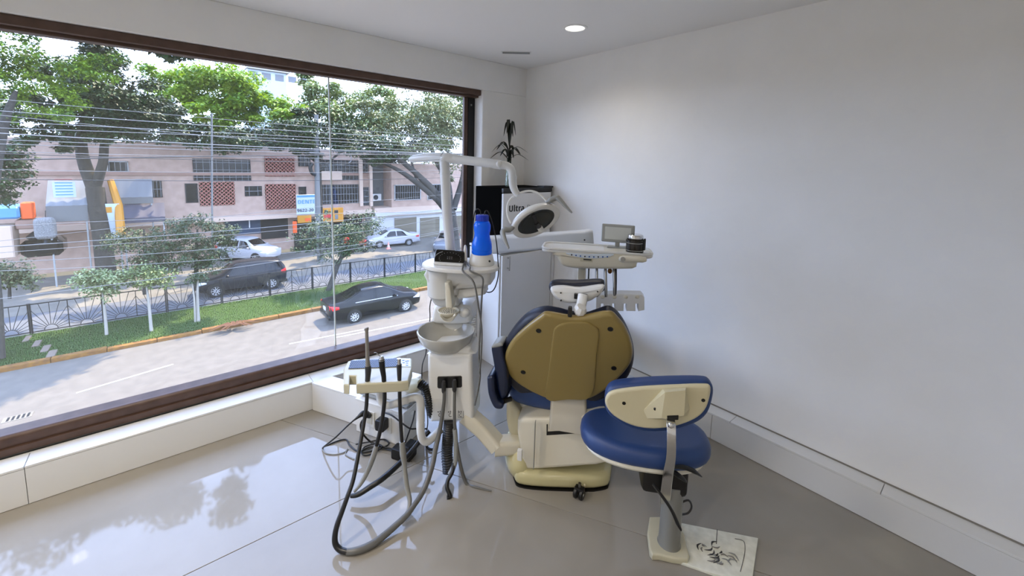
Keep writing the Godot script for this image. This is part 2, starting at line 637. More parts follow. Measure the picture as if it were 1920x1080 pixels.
func kerb(called: String, at: Vector3, along: Vector3, length: float, out_: Vector3, depth: float, h: float, face_cuts: Array, cap_cuts: Array):
	# a masonry kerb; its face and cap are tiles with open joints
	var k := Node3D.new()
	k.name = called
	add_child(k)
	k.position = at
	tag(k, "", "", "", "structure")
	var span := func(a: float, b: float, y0: float, y1: float, d0: float, d1: float) -> Array:
		var p := along * a + out_ * d0 + Vector3.UP * y0
		var q := along * b + out_ * d1 + Vector3.UP * y1
		return [Vector3(minf(p.x, q.x), minf(p.y, q.y), minf(p.z, q.z)), Vector3(maxf(p.x, q.x), maxf(p.y, q.y), maxf(p.z, q.z))]
	var c = span.call(0.0, length, 0.001, h - 0.012, 0.002, depth - 0.009)
	put("kerb_core", mb().add(box(c[0], c[1])), M.grout, k)
	var cuts := [0.0] + face_cuts + [length]
	for i in cuts.size() - 1:
		if cuts[i + 1] > length: continue
		var s = span.call(cuts[i] + 0.001, cuts[i + 1] - 0.001, 0.002, h - 0.0125, depth - 0.009, depth)
		put("kerb_tile", mb().add(box(s[0], s[1], 0.001, 1), 30), M.tile_white, k)
	cuts = [0.0] + cap_cuts + [length]
	for i in cuts.size() - 1:
		var s = span.call(cuts[i] + 0.001, cuts[i + 1] - 0.001, h - 0.011, h, 0.001, depth + 0.002)
		put("cap_tile", mb().add(box(s[0], s[1], 0.0015, 1), 30), M.tile_white, k)


func build_street():
	mat("asphalt", Color(0.37, 0.345, 0.31), 0.9)
	tri(M.asphalt, noise_tex(0.03, Color(0.86, 0.86, 0.86), Color(1, 1, 1), 6, 512, 2), 0.12, 0.4)
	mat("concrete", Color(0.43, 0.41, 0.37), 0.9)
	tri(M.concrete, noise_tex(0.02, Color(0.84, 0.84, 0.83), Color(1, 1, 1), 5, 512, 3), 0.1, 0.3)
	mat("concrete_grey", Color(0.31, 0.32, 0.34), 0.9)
	mat("kerb_yellow", Color(0.50, 0.34, 0.04), 0.75)
	tri(M.kerb_yellow, noise_tex(0.03, Color(0.62, 0.56, 0.5), Color(1, 1, 1), 5, 512, 4), 0.3)
	mat("road_paint", Color(0.5, 0.49, 0.46), 0.8)
	mat("soil", Color(0.2, 0.24, 0.1), 1.0)
	tri(M.soil, noise_tex(0.03, Color(0.6, 0.7, 0.5), Color(1, 1, 1), 5, 256, 8), 0.5)
	mat("iron", Color(0.05, 0.055, 0.06), 0.5, 0.3)
	var r := mb().add(box(Vector3(-19.3, G - 0.5, -75), Vector3(-0.25, G, 40)))
	tag(one("road", r, M.asphalt, "pale sunlit asphalt street below the window", "road"), "", "", "", "structure")
	# parking lane and service road beyond the fence, two tones of concrete
	tag(one("service_road", mb().add(box(Vector3(-34.6, G - 0.5, -75), Vector3(-26.4, G + 0.06, 40))), M.concrete, "bright concrete forecourt in front of the pink apartment block", "pavement"), "", "", "", "structure")
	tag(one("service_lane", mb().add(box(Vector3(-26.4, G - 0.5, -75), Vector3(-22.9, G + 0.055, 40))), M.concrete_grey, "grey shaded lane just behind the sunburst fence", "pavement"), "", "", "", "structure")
	tag(one("verge_soil", mb().add(box(Vector3(-22.9, G - 0.5, -75), Vector3(-19.42, G + 0.12, 40))), M.soil, "earth of the long strip between kerb and fence", "verge"), "", "", "", "structure")
	# kerb stones
	var k := Node3D.new()
	k.name = "trim_3"
	add_child(k)
	k.position = Vector3(-19.36, G, 0)
	tag(k, "", "", "", "structure")
	for i in 36:
		var z := 12.0 - i * 1.5
		var broken := i in [5, 6]
		var b := mb().add(box(Vector3(-0.14, -0.2, z - 1.49), Vector3(0.12, 0.17 if not broken else 0.13, z), 0.03, 2), 40)
		var o := put("kerb_stone", b, M.kerb_yellow, k)
		if broken: o.rotation_degrees.z = rng.randf_range(-4, 4)
	# grass: blades over the soil
	var blade := SurfaceTool.new()
	blade.begin(Mesh.PRIMITIVE_TRIANGLES)
	for a in 3:
		var d := Vector3(cos(a * 2.1), 0, sin(a * 2.1))
		var s := Vector3(-d.z, 0, d.x) * 0.01
		blade.set_normal(Vector3.UP); blade.add_vertex(d * 0.02 - s)
		blade.set_normal(Vector3.UP); blade.add_vertex(d * 0.06 + Vector3(0, 0.09, 0))
		blade.set_normal(Vector3.UP); blade.add_vertex(d * 0.02 + s)
	mat("grass", Color(1, 1, 1), 0.8)
	M.grass.vertex_color_use_as_albedo = true
	M.grass.backlight_enabled = true
	M.grass.backlight = Color(0.15, 0.2, 0.03)
	var mm := MultiMesh.new()
	mm.transform_format = MultiMesh.TRANSFORM_3D
	mm.use_colors = true
	mm.mesh = blade.commit()
	var n := 90000
	mm.instance_count = n
	for i in n:
		var z := 10.0 - 34.0 * pow(rng.randf(), 1.3)
		var x := rng.randf_range(-22.85, -19.45)
		var sc := rng.randf_range(0.6, 1.1)
		mm.set_instance_transform(i, Transform3D(Basis(Vector3.UP, rng.randf() * TAU).scaled(Vector3(sc, sc * rng.randf_range(0.6, 1.1), sc)), Vector3(x, G + 0.11, z)))
		var g := rng.randf()
		mm.set_instance_color(i, Color(0.022 + 0.03 * g, 0.062 + 0.055 * g, 0.007))
	var gi := MultiMeshInstance3D.new()
	gi.name = "grass"
	gi.multimesh = mm
	gi.material_override = M.grass
	add_child(gi)
	tag(gi, "bright green lawn on the strip between yellow kerb and fence", "grass", "", "stuff")
	# lane markings
	var first := true
	var li := 0
	for p in [[Vector3(-15.935,-6.2,4.999), Vector3(-16.523,-6.2,2.537)], [Vector3(-15.909,-6.2,-1.228), Vector3(-15.58,-6.2,-4.455)], [Vector3(-15.419,-6.2,-2.976), Vector3(-14.938,-6.2,-7.488)]]:
		var a: Vector3 = p[0]; var b: Vector3 = p[1]
		var m := mb().add(box(Vector3(-0.05, 0.001, 0), Vector3(0.05, 0.006, a.distance_to(b))))
		var o = one("lane_marking", m, M.road_paint, "long white line on the street in the left half of the window" if first else ["", "thin white street line passing under the window joint", "thin white street line nearest below the black sedan"][li], "road marking")
		li += 1
		o.position = a
		o.basis = Basis.looking_at(a - b)
		first = false
	var dr := thing("drain_cover", "small grey drain cover in the street at the window's lower left", "drain cover", Vector3(-15.135,-6.2,6.113))
	put("frame", mb().add(box(Vector3(-0.16, 0, -0.3), Vector3(0.16, 0.012, 0.3), 0.005, 1)), M.concrete, dr)
	for i in 5: put("bar", mb().add(box(Vector3(-0.12, 0.01, -0.24 + i * 0.1), Vector3(0.12, 0.02, -0.19 + i * 0.1), 0.003, 1)), M.iron, dr)
	# sunburst fence: each panel a thing with posts, rails, rays
	var t := thing("sunburst_fence", "long low black iron fence of sunburst fans behind the lawn", "fence", Vector3(-22.9, G + 0.12, 9.2))
	var h := 1.30
	for i in 17:
		var z := -i * 2.2
		var f := mb()
		for s in [0.0, 2.14]: f.add(box(Vector3(-0.025, -0.1, z - s - 0.025), Vector3(0.025, h + 0.02, z - s + 0.025), 0.004, 1))
		f.add(box(Vector3(-0.015, 0.05, z - 1.095), Vector3(0.015, h, z - 1.065), 0.004, 1))
		f.add(box(Vector3(-0.02, h - 0.04, z - 2.14), Vector3(0.02, h, z), 0.004, 1))
		f.add(box(Vector3(-0.018, 0.06, z - 2.14), Vector3(0.018, 0.10, z), 0.004, 1))
		var panel := put("panel_frame", f, M.iron, t)
		for c in [z - 0.54, z - 1.62]:
			var b := mb()
			var arc := []
			for n_ in 9:
				var a := PI * n_ / 8
				arc.append(Vector3(0, 0.1 + 0.2 * sin(a), c + 0.2 * cos(a)))
			b.add(tube(arc, 0.013, 5))
			for n_ in range(1, 12):
				var a := PI * n_ / 12
				var d := Vector3(0, sin(a), cos(a))
				var l := minf((h - 0.14) / maxf(d.y, 0.01), 0.53 / maxf(absf(d.z), 0.01))
				b.add(tube([Vector3(0, 0.1, c) + d * 0.2, Vector3(0, 0.1, c) + d * l], 0.0105, 4))
			put("sunburst", b, M.iron, panel)


# the facades face +x; r = [z0, z1, y0, y1]
func wall_box(x0: float, x1: float, z0: float, z1: float, y0: float, y1: float, bev := 0.0) -> PackedVector3Array:
	return box(Vector3(x0, y0, z0), Vector3(x1, y1, z1), bev, 1)

func grille_window(parent, x: float, z0: float, z1: float, y0: float, y1: float, bars: int, rows: int, frame = null):
	# a window set in the facade: frame, dark pane, iron grille in front
	var fm = frame if frame else M.iron
	var f := mb()
	for s in [[z0, z0 + 0.07, y0, y1], [z1 - 0.07, z1, y0, y1], [z0, z1, y0, y0 + 0.07], [z0, z1, y1 - 0.07, y1]]:
		f.add(wall_box(x - 0.02, x + 0.06, s[0], s[1], s[2], s[3]))
	var w := wput("window", f, fm, parent)
	wput("pane", mb().add(wall_box(x - 0.01, x + 0.01, z0, z1, y0, y1)), M.dark_pane, w)
	var g := mb()
	for i in bars:
		var z := lerpf(z0, z1, (i + 0.5) / bars)
		g.add(wall_box(x + 0.08, x + 0.105, z - 0.015, z + 0.015, y0, y1))
	for i in rows:
		var y := lerpf(y0, y1, (i + 0.5) / rows)
		g.add(wall_box(x + 0.085, x + 0.11, z0, z1, y - 0.02, y + 0.02))
	if bars > 0: wput("grille", g, M.grille, w)

func lattice(parent, x: float, z0: float, z1: float, y0: float, y1: float, n: int):
	# a screen of diagonal terracotta bars before a dark recess
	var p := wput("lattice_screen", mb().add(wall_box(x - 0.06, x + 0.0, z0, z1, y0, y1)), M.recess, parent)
	var b := mb()
	var w := z1 - z0
	var h := y1 - y0
	var s := w / n
	var t := s * 0.105
	var rect := PackedVector2Array([Vector2(z0, y0), Vector2(z1, y0), Vector2(z1, y1), Vector2(z0, y1)])
	for d in [1.0, -1.0]:
		var nn := Vector2(1, -d).normalized()
		var k0 := -40
		for k in range(k0, 40):
			var c := nn.dot(Vector2(z0, y0)) + k * s * 0.7071
			var q := clip(clip(rect, nn, c + t), -nn, -(c - t))
			if q.size() >= 3:
				b.add(slab(Array(q), 0.0, 0.12 if d > 0 else 0.10), 30, Transform3D(Basis(Vector3(0, 0, 1), Vector3(0, 1, 0), Vector3(1, 0, 0)), Vector3(x, 0, 0)))
	var o := wput("lattice_bars", b, M.terracotta, p)
	tag(o, "", "", "", "stuff")

func build_houses():
	mat("pink", Color(0.70, 0.60, 0.535), 0.9)
	tri(M.pink, noise_tex(0.02, Color(0.88, 0.87, 0.86), Color(1, 1, 1), 5, 512, 12), 0.15)
	mat("pink_dark", Color(0.56, 0.45, 0.39), 0.9)
	mat("peach", Color(0.74, 0.65, 0.575), 0.9)
	mat("grey_wall", Color(0.40, 0.40, 0.39), 0.9)
	mat("white_wall", Color(0.68, 0.68, 0.67), 0.85)
	mat("dark_pane", Color(0.05, 0.06, 0.07), 0.15)
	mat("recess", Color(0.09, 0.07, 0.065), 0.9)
	mat("terracotta", Color(0.60, 0.38, 0.33), 0.85)
	mat("grille", Color(0.42, 0.43, 0.44), 0.6)
	mat("garage", Color(0.40, 0.37, 0.30), 0.7)
	mat("blue_wall", Color(0.16, 0.24, 0.34), 0.8)
	mat("awning_grey", Color(0.43, 0.44, 0.45), 0.8)
	mat("awning_dark", Color(0.27, 0.26, 0.30), 0.8)
	mat("yellow", Color(0.68, 0.46, 0.03), 0.6)
	mat("sack", Color(0.62, 0.62, 0.61), 0.9)
	tri(M.sack, noise_tex(0.06, Color(0.45, 0.45, 0.45), Color(1, 1, 1), 3, 256, 50), 1.0)
	mat("orange", Color(0.80, 0.32, 0.08), 0.7)
	mat("red_paint", Color(0.66, 0.05, 0.04), 0.5)
	mat("sign_white", Color(0.66, 0.71, 0.75), 0.5)
	mat("sign_blue", Color(0.30, 0.52, 0.70), 0.5)
	var x := -34.5
	# main block
	var b := thing("apartment_building", "long pink apartment block with pierced terracotta screens across the street", "building", Vector3(x - 4, G, -4))
	var m := mb()
	m.add(wall_box(x - 4.5, x, -12.1, 16.0, -3.15, 2.3))          # upper floors
	m.add(wall_box(x - 4.5, x - 1.6, -12.1, 16.0, G, -3.15))         # ground floor set back
	wput("wall", m, M.pink, b)
	wput("floor_band", mb().add(wall_box(x, x + 0.12, -12.1, 16.0, 0.12, 0.34)), M.pink_dark, b)
	wput("floor_band", mb().add(wall_box(x - 0.1, x + 0.15, -12.1, 16.0, -3.3, -2.95)), M.peach, b)
	lattice(b, x, -1.67, 0.45, -2.08, -0.35, 8)
	lattice(b, x, -5.85, -3.67, -2.57, -0.56, 8)
	lattice(b, x, -5.83, -3.71, 0.03, 1.59, 8)
	grille_window(b, x, 0.54, 1.25, -1.82, -0.45, 0, 0)
	grille_window(b, x, -2.77, 0.73, -0.28, 1.32, 9, 3)
	grille_window(b, x, -3.45, -2.32, -1.46, -0.70, 2, 1)
	grille_window(b, x, -6.63, -6.06, -1.50, -0.80, 0, 0)
	grille_window(b, x, -10.93, -7.59, -2.33, -0.66, 14, 3)
	grille_window(b, x, 4.09, 5.13, 0.32, 1.04, 4, 0, M.grey)
	grille_window(b, x, 2.48, 3.01, -1.38, -0.25, 3, 1)
	grille_window(b, x, -10.97, -7.65, -0.29, 1.44, 10, 2)
	grille_window(b, x, -12.03, -11.21, 0.31, 1.64, 4, 0)
	grille_window(b, x, -11.99, -11.21, -2.58, -0.93, 6, 3)
	grille_window(b, x, -7.03, -6.10, 0.86, 1.72, 3, 0)
	wput("balcony_parapet", mb().add(wall_box(x, x + 0.5, -9.39, -7.66, -0.24, 0.48)), M.peach, b)
	for r in [[-7.60, -7.31, -2.34, 1.40], [-11.23, -10.95, -2.60, 1.72], [-12.11, -11.86, -2.64, 1.75]]:
		wput("pilaster", mb().add(wall_box(x, x + 0.35, r[0], r[1], r[2], r[3])), M.peach, b)
	var shop := wput("shop_front", mb().add(wall_box(x - 1.62, x - 1.5, -3.48, -1.08, -4.63, -3.35)), M.blue_wall, b)
	wput("shop_post", mb().add(wall_box(x - 0.5, x - 0.3, -2.60, -2.53, -3.95, -2.95)), M.white_wall, shop)
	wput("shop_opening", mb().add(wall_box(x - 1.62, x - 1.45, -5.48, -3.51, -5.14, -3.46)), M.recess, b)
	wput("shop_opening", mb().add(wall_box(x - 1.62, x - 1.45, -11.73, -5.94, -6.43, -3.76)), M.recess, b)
	# right block: recessed grey bay, then the block with the two garages
	b = thing("garage_building", "pale block with two garage doors beyond the white sedan", "building", Vector3(x - 4, G, -22))
	m = mb()
	m.add(wall_box(x - 4.5, x - 1.8, -14.0, -12.1, -3.1, 2.3))
	wput("recessed_wall", m, M.grey_wall, b)
	m = mb()
	m.add(wall_box(x - 4.5, x + 0.1, -32.0, -14.0, -3.4, 1.2))
	wput("wall", m, M.pink, b)
	wput("parapet", mb().add(wall_box(x - 1.8, x + 0.25, -32, -12.3, -3.66, -2.87), 30), M.peach, b)
	wput("beam", mb().add(wall_box(x - 0.2, x + 0.3, -32, -12.3, -3.6, -3.32)), M.white_wall, b)
	wput("ground_wall", mb().add(wall_box(x - 4.5, x - 0.15, -32, -12.2, G, -3.5)), M.white_wall, b)
	for r in [[-16.66, -14.37, -6.84, -3.95], [-19.26, -17.07, -7.14, -4.12], [-22.34, -20.40, -7.49, -4.15]]:
		var gd := wput("garage_door", mb().add(wall_box(x - 0.16, x - 0.1, r[0], r[1], r[2], r[3])), M.garage, b)
		var ribs := mb()
		for k in 7:
			var y := lerpf(r[2], r[3], (k + 0.5) / 7)
			ribs.add(wall_box(x - 0.1, x - 0.07, r[0], r[1], y - 0.02, y + 0.02))
		wput("door_rib", ribs, M.garage, gd)
	grille_window(b, x + 0.1, -17.01, -14.24, -2.24, -0.75, 12, 1, M.white_wall)
	grille_window(b, x + 0.1, -20.05, -17.72, -2.31, -0.73, 8, 1, M.white_wall)
	var ac := thing("air_conditioner", "white air conditioner box on the grey recessed bay", "air conditioner", Vector3(-36.3,-2.354,-13.201))
	put("casing", mb().add(box(Vector3(0, 0, -0.45), Vector3(0.35, 0.65, 0.45), 0.03)), M.white, ac)
	put("fan_ring", mb().add(cyl(Vector3(0.35, 0.33, 0.1), Vector3(0.37, 0.33, 0.1), 0.24, 0.22)), M.dark_grey, ac)
	# far tower over the trees
	b = thing("far_building", "pale blue flat-roofed building glimpsed above the trees", "building", Vector3(-60,9.992,-8.559))
	wput("wall", mb().add(wall_box(-66, -60, -10.88, -6.52, G,  12.63)), M.sign_white, b)
	wput("roof_slab", mb().add(wall_box(-66.2, -59.6, -11.27, -6.44, 12.49, 12.89)), M.white_wall, b)
	for k in 5: wput("window", mb().add(wall_box(-60.02, -59.97, -9.6 - 0.0 - k * 1.5 + 2.0, -8.6 - k * 1.5 + 2.0, 11.4, 12.2)), M.awning_grey, b)
	# stalls and awnings at the left
	awning("shop_awning", "wide pale grey canvas awning with a printed banner behind the forked tree", [5.87, 7.53, -1.51, -0.12], -33.0, -31.6, M.awning_grey, 0.9)
	awning("shop_awning", "plain grey roll-down awning to the right of the forked tree", [2.97, 4.80, -1.23, -0.09], -33.5, -33.0, M.awning_grey, 0.4)
	awning("shop_awning", "low dark purple-grey awning over the shop beside the bushy trees", [2.43, 4.53, -2.47, -1.63], -33.2, -32.2, M.awning_dark, 0.3)
	var bn := thing("banner", "white and blue printed banner hanging on the grey awning", "banner", Vector3(-31.9,-0.978,6.793))
	wput("cloth", mb().add(wall_box(-31.9, -31.87, 6.32, 7.22, -1.04, -0.16)), M.sign_white, bn)
	for k in 6: wput("print_line", mb().add(wall_box(-31.87, -31.862, 6.43, 7.12, Vector3(-31.9,-0.917,6.788).y + k * 0.17, Vector3(-31.9,-0.917,6.788).y + k * 0.17 + 0.06)), M.red_paint if k == 5 else M.sign_blue, bn)
	bn = thing("banner", "tall white banner with a yellow band beside the forked trunk", "banner", Vector3(-31.5,-3.532,5.055))
	wput("cloth", mb().add(wall_box(-31.5, -31.46, 4.52, 5.35, -3.54, -1.45)), M.sign_white, bn)
	wput("yellow_band", mb().add(wall_box(-31.46, -31.44, 4.85, 5.31, -1.98, -1.64)), M.yellow, bn)
	var pl := thing("painted_post", "slanting yellow painted post leaning beside the white banner", "post", Vector3(-31.8,-3.397,4.547))
	wput("shaft", mb().add(tube([Vector3(-32.108,-0.086,4.847), Vector3(-31.886,-0.783,4.715), Vector3(-31.634,-1.575,4.564), Vector3(-31.067,-3.289,4.526)], [0.16, 0.18, 0.2, 0.22], 8)), M.yellow, pl)
	var st := thing("street_stall", "market stall with orange panel and blue cover at the window's left edge", "stall", Vector3(-31.5,-4.318,8.801))
	wput("cover", mb().add(wall_box(-33.0, -31.2, 8.44, 9.81, -2.09, -1.41, 0.1)), M.sign_blue, st)
	wput("panel", mb().add(wall_box(-32.0, -31.3, 7.96, 8.41, -2.14, -1.24, 0.05)), M.orange, st)
	wput("counter", mb().add(wall_box(-32.4, -31.0, 8.73, 9.72, -4.16, -2.43, 0.05)), M.peach, st)
	wput("board", mb().add(wall_box(-32.6, -31.4, 7.83, 8.68, -2.70, -2.18, 0.05)), M.pink_dark, st)
	var sk := thing("hanging_sack", "white speckled sack hanging in front of the grey awning", "sack", Vector3(-30.9,-3.168,7.535))
	wput("cord", mb().add(tube([Vector3(-30.9,-2.342,7.494), Vector3(-31.5,-1.727,7.533)], 0.02, 5)), M.iron, sk)
	wput("bag", mb().add(box(Vector3(-30.9,-2.636,7.516) - Vector3(0.3, 0.6, 0.42), Vector3(-30.9,-2.636,7.516) + Vector3(0.3, 0.6, 0.42), 0.24, 4), 50), M.sack, sk)
	var dk := thing("dark_van", "dark boxy van parked in shade under the grey awning", "van", Vector3(-31,-4.369,7.657))
	wput("body", mb().add(wall_box(-33.3, -31.5, 7.02, 8.64, -4.32, -3.36, 0.2)), M.gloss_black, dk)
	wput("cabin", mb().add(wall_box(-33.2, -31.7, 7.36, 8.44, -3.51, -2.94, 0.25)), M.dark_grey, dk)
	# signs on the pole and by the shops
	var sg := thing("shop_sign", "white and blue dental sign board on the utility pole", "sign", Vector3(-33,-2.958,-6.162))
	wput("board", mb().add(wall_box(-33.1, -33.0, -6.90, -5.53, -2.92, -1.34, 0.02)), M.sign_white, sg)
	wput("blue_band", mb().add(wall_box(-33.0, -32.985, -6.88, -5.59, -1.55, -1.38)), M.sign_blue, sg)
	var fx := Basis(Vector3(0, 0, -1), Vector3(0, 1, 0), Vector3(1, 0, 0))
	text("lettering", "DENTE", 0.42, 0.004, M.sign_blue, sg, Transform3D(fx, Vector3(0.04, 1.05, -0.1)), true)
	text("lettering", "9622-20", 0.34, 0.004, M.dark_grey, sg, Transform3D(fx, Vector3(0.04, 0.38, 0)), true)
	var ys := thing("shop_sign", "large yellow sign board with dark figures and red letters above the bushes", "sign", Vector3(-33,-3.748,-8.181))
	wput("board", mb().add(wall_box(-33.1, -33.0, -9.10, -7.24, -3.70, -2.50, 0.02)), M.yellow, ys)
	wput("dark_figure", mb().add(wall_box(-33.0, -32.985, -7.87, -7.58, -2.92, -2.65)), M.iron, ys)
	wput("dark_figure", mb().add(wall_box(-33.0, -32.985, -8.67, -8.37, -2.97, -2.70)), M.iron, ys)
	wput("red_panel", mb().add(wall_box(-33.0, -32.985, -8.15, -7.53, -3.32, -3.01)), M.red_paint, ys)
	wput("grey_panel", mb().add(wall_box(-33.0, -32.985, -8.66, -8.41, -3.46, -3.06)), M.grey_wall, ys)
	ys = thing("shop_sign", "smaller yellow sign half hidden by leaves under the dental board", "sign", Vector3(-33,-3.683,-6.1))
	wput("board", mb().add(wall_box(-33.1, -33.0, -6.59, -5.57, -3.59, -3.00, 0.02)), M.yellow, ys)
	wput("orange_panel", mb().add(wall_box(-33.0, -32.985, -6.51, -6.11, -3.48, -3.22)), M.orange, ys)
	ys = thing("shop_sign", "narrow red hanging sign at the dark shop entrance", "sign", Vector3(-33,-4.306,-5.344))
	wput("board", mb().add(wall_box(-33.1, -33.0, -5.51, -5.21, -4.35, -3.42, 0.02)), M.orange, ys)
	# utility pole
	var p := thing("utility_pole", "grey concrete utility pole before the pink block", "pole", Vector3(-29.951,-6.15,-6.354))
	wput("shaft", mb().add(tube([Vector3(-29.951,-6.15,-6.354), Vector3(-29.8,-2.483,-6.228), Vector3(-29.8,1.423,-6.265), Vector3(-29.8,4.658,-6.321)], [0.24, 0.2, 0.17, 0.15], 12)), M.grey_wall, p)
	wput("crossarm", mb().add(tube([Vector3(-29.5,1.94,-5.701), Vector3(-29.5,1.898,-6.671)], 0.07, 6)), M.grey_wall, p)
	wput("transformer_coil", mb().add(tube(smooth([Vector3(-29.4,1.191,-5.865), Vector3(-29.4,0.886,-5.714), Vector3(-29.4,0.508,-5.809), Vector3(-29.4,0.356,-6.055)]), 0.13, 8)), M.iron, p)
	p = thing("thin_pole", "thin grey metal pole before the barred balcony window", "pole", Vector3(-30,-0.255,0.005))
	wput("shaft", mb().add(tube([Vector3(-28,4.047,-0.026), Vector3(-28,-0.143,0.169), Vector3(-28,-5.193,0.391)], 0.05, 6)), M.grey_wall, p)

func awning(called: String, label: String, r: Array, x0: float, x1: float, m, drop: float):
	var t := thing(called, label, "awning", Vector3(x0, r[2], (r[0] + r[1]) / 2))
	var b := mb()
	var top := []
	var n := 12
	for i in n + 1:
		var z := lerpf(r[0], r[1], i / float(n))
		var sag := 0.04 * sin(i * 1.9)
		var ring := PackedVector3Array([Vector3(x0, r[3], z), Vector3(lerpf(x0, x1, 0.5), lerpf(r[3], r[2], 0.45) - 0.05 + sag, z), Vector3(x1, r[2] + sag, z), Vector3(x1 - 0.03, r[2] + sag - 0.02, z), Vector3(lerpf(x0, x1, 0.5) - 0.03, lerpf(r[3], r[2], 0.45) - 0.09 + sag, z), Vector3(x0, r[3] - 0.05, z)])
		top.append(ring)
	wput("canvas", b.add(grid(top), 35), m, t)
	b = mb().add(box(Vector3(x1 - 0.03, r[2] - drop, r[0]), Vector3(x1, r[2] + 0.02, r[1]), 0.01, 1))
	wput("valance", b, M.awning_dark if m == M.awning_dark else M.grey_wall, t)
	for z in [r[0] + 0.1, r[1] - 0.1]:
		wput("post", mb().add(box(Vector3(x1 - 0.1, G, z - 0.04), Vector3(x1 - 0.03, r[2], z + 0.04), 0.01, 1)), M.grey, t)


# a car along +x (front at +x), standing on y = 0; st = stations [x, floor, belt, half width, roof, roof half width]
func car(called: String, label: String, at: Vector3, turn: float, st: Array, paint, o: Dictionary) -> Node3D:
	var t := thing(called, label, "car", at, turn)
	var half := func(s: Array) -> Array:
		var w: float = s[3]
		var y0: float = s[1]
		var y1: float = s[2]
		var r: float = s[4]
		var rw: float = s[5]
		return [Vector3(s[0], y0, w * 0.86), Vector3(s[0], y0 + 0.10, w * 0.97), Vector3(s[0], lerpf(y0, y1, 0.45), w), Vector3(s[0], lerpf(y0, y1, 0.8), w * 0.985), Vector3(s[0], y1, w * 0.94), Vector3(s[0], lerpf(y1, r, 0.85), lerpf(w * 0.94, rw, 0.85)), Vector3(s[0], r, rw * 0.86), Vector3(s[0], r + 0.02, rw * 0.4)]
	var dense := []
	for i in st.size() - 1:
		var n: int = 5
		for k in n:
			var q := []
			for c in 6: q.append(lerpf(st[i][c], st[i + 1][c], k / float(n)))
			dense.append(q)
	dense.append(st[-1])
	# soften the profile
	for pass_ in 2:
		var d2 := dense.duplicate(true)
		for i in range(1, dense.size() - 1):
			for c in range(1, 6): d2[i][c] = (dense[i - 1][c] + 2.0 * dense[i][c] + dense[i + 1][c]) / 4.0
		dense = d2
	var rings := []
	for s in dense:
		var h = half.call(s)
		var ring := PackedVector3Array()
		for p in h: ring.append(p)
		for i in range(h.size() - 1, -1, -1): ring.append(Vector3(h[i].x, h[i].y, -h[i].z))
		rings.append(ring)
	put("body", mb().add(grid(rings), 50), paint, t)
	var prof := func(x: float) -> Array:
		for i in dense.size() - 1:
			if x <= dense[i + 1][0]:
				var f: float = clampf((x - dense[i][0]) / maxf(1e-4, dense[i + 1][0] - dense[i][0]), 0, 1)
				var q := []
				for c in 6: q.append(lerpf(dense[i][c], dense[i + 1][c], f))
				return half.call(q)
		return half.call(dense[-1])
	# side windows between belt and roof
	for s in [1.0, -1.0]:
		for w in o.windows:
			var g := []
			for k in 7:
				var f := k / 6.0
				var lo = prof.call(lerpf(w[0], w[1], f)); var hi = prof.call(lerpf(w[2], w[3], f))
				var a: Vector3 = lo[4].lerp(lo[5], 0.08); var b: Vector3 = hi[4].lerp(hi[5], 0.95)
				var r := PackedVector3Array()
				for p in [a, a.lerp(b, 0.5), b]:
					r.append(Vector3(p.x, p.y, (p.z + 0.012) * s))
				for p in [b, a]: r.append(Vector3(p.x, p.y, (p.z - 0.02) * s))
				g.append(r)
			put("side_window", mb().add(grid(g), 40), M.car_glass, t)
		var tr := []
		for k in 12:
			var h2 = prof.call(lerpf(o.windows[0][0] - 0.1, o.windows[-1][1] + 0.1, k / 11.0))
			tr.append(Vector3(h2[4].x, h2[4].y + 0.01, (h2[4].z + 0.012) * s))
		put("belt_trim", mb().add(tube(tr, 0.016, 6)), M.chrome if o.get("trim", false) else M.black, t)
		for hx in o.handles:
			var hp = prof.call(hx)
			put("door_handle", mb().add(box(Vector3(hx - 0.1, hp[3].y - 0.02, hp[3].z * s - 0.015), Vector3(hx + 0.1, hp[3].y + 0.015, hp[3].z * s + 0.025), 0.012)), paint, t)
		var mp = prof.call(o.mirror)
		put("wing_mirror", mb().add(ball(Vector3(o.mirror, mp[4].y + 0.08, (mp[4].z + 0.1) * s), Vector3(0.08, 0.07, 0.1), 10)), paint, t)
		# lights
		for e in [[o.tail, "tail_light", M.tail_red], [o.head, "headlight", M.lamp_clear]]:
			var lx: Array = e[0]
			var g := []
			for k in 5:
				var x := lerpf(lx[0], lx[1], k / 4.0)
				var h3 = prof.call(x)
				var c := Vector3(x, lx[2], 0)
				var zz: float = lerpf(h3[3].z, h3[4].z, 0.4) + 0.015
				var hh: float = lx[3] * (1.0 - 0.5 * k / 4.0)
				g.append(PackedVector3Array([Vector3(x, c.y + hh, (zz - 0.02) * s), Vector3(x, c.y, (zz + 0.01) * s), Vector3(x, c.y - hh, zz * s), Vector3(x, c.y - hh, (zz - 0.25) * s), Vector3(x, c.y + hh, (zz - 0.25) * s)]))
			put(e[1], mb().add(grid(g), 50), e[2], t)
	# windscreen and rear window follow the body
	for e in [[o.rear, "rear_window"], [o.front, "windscreen"]]:
		var g := []
		for k in 7:
			var h4 = prof.call(lerpf(e[0][0], e[0][1], k / 6.0))
			var w: float = h4[6].z * 0.98
			var y: float = h4[6].y + 0.016
			g.append(PackedVector3Array([Vector3(h4[6].x, y, w), Vector3(h4[7].x, h4[7].y + 0.016, w * 0.45), Vector3(h4[7].x, h4[7].y + 0.016, -w * 0.45), Vector3(h4[6].x, y, -w), Vector3(h4[6].x, y - 0.03, -w), Vector3(h4[6].x, y - 0.03, w)]))
		put(e[1], mb().add(grid(g), 40), M.car_glass, t)
	# number plate, bumper, wheels in their arches
	var xe: float = st[0][0]
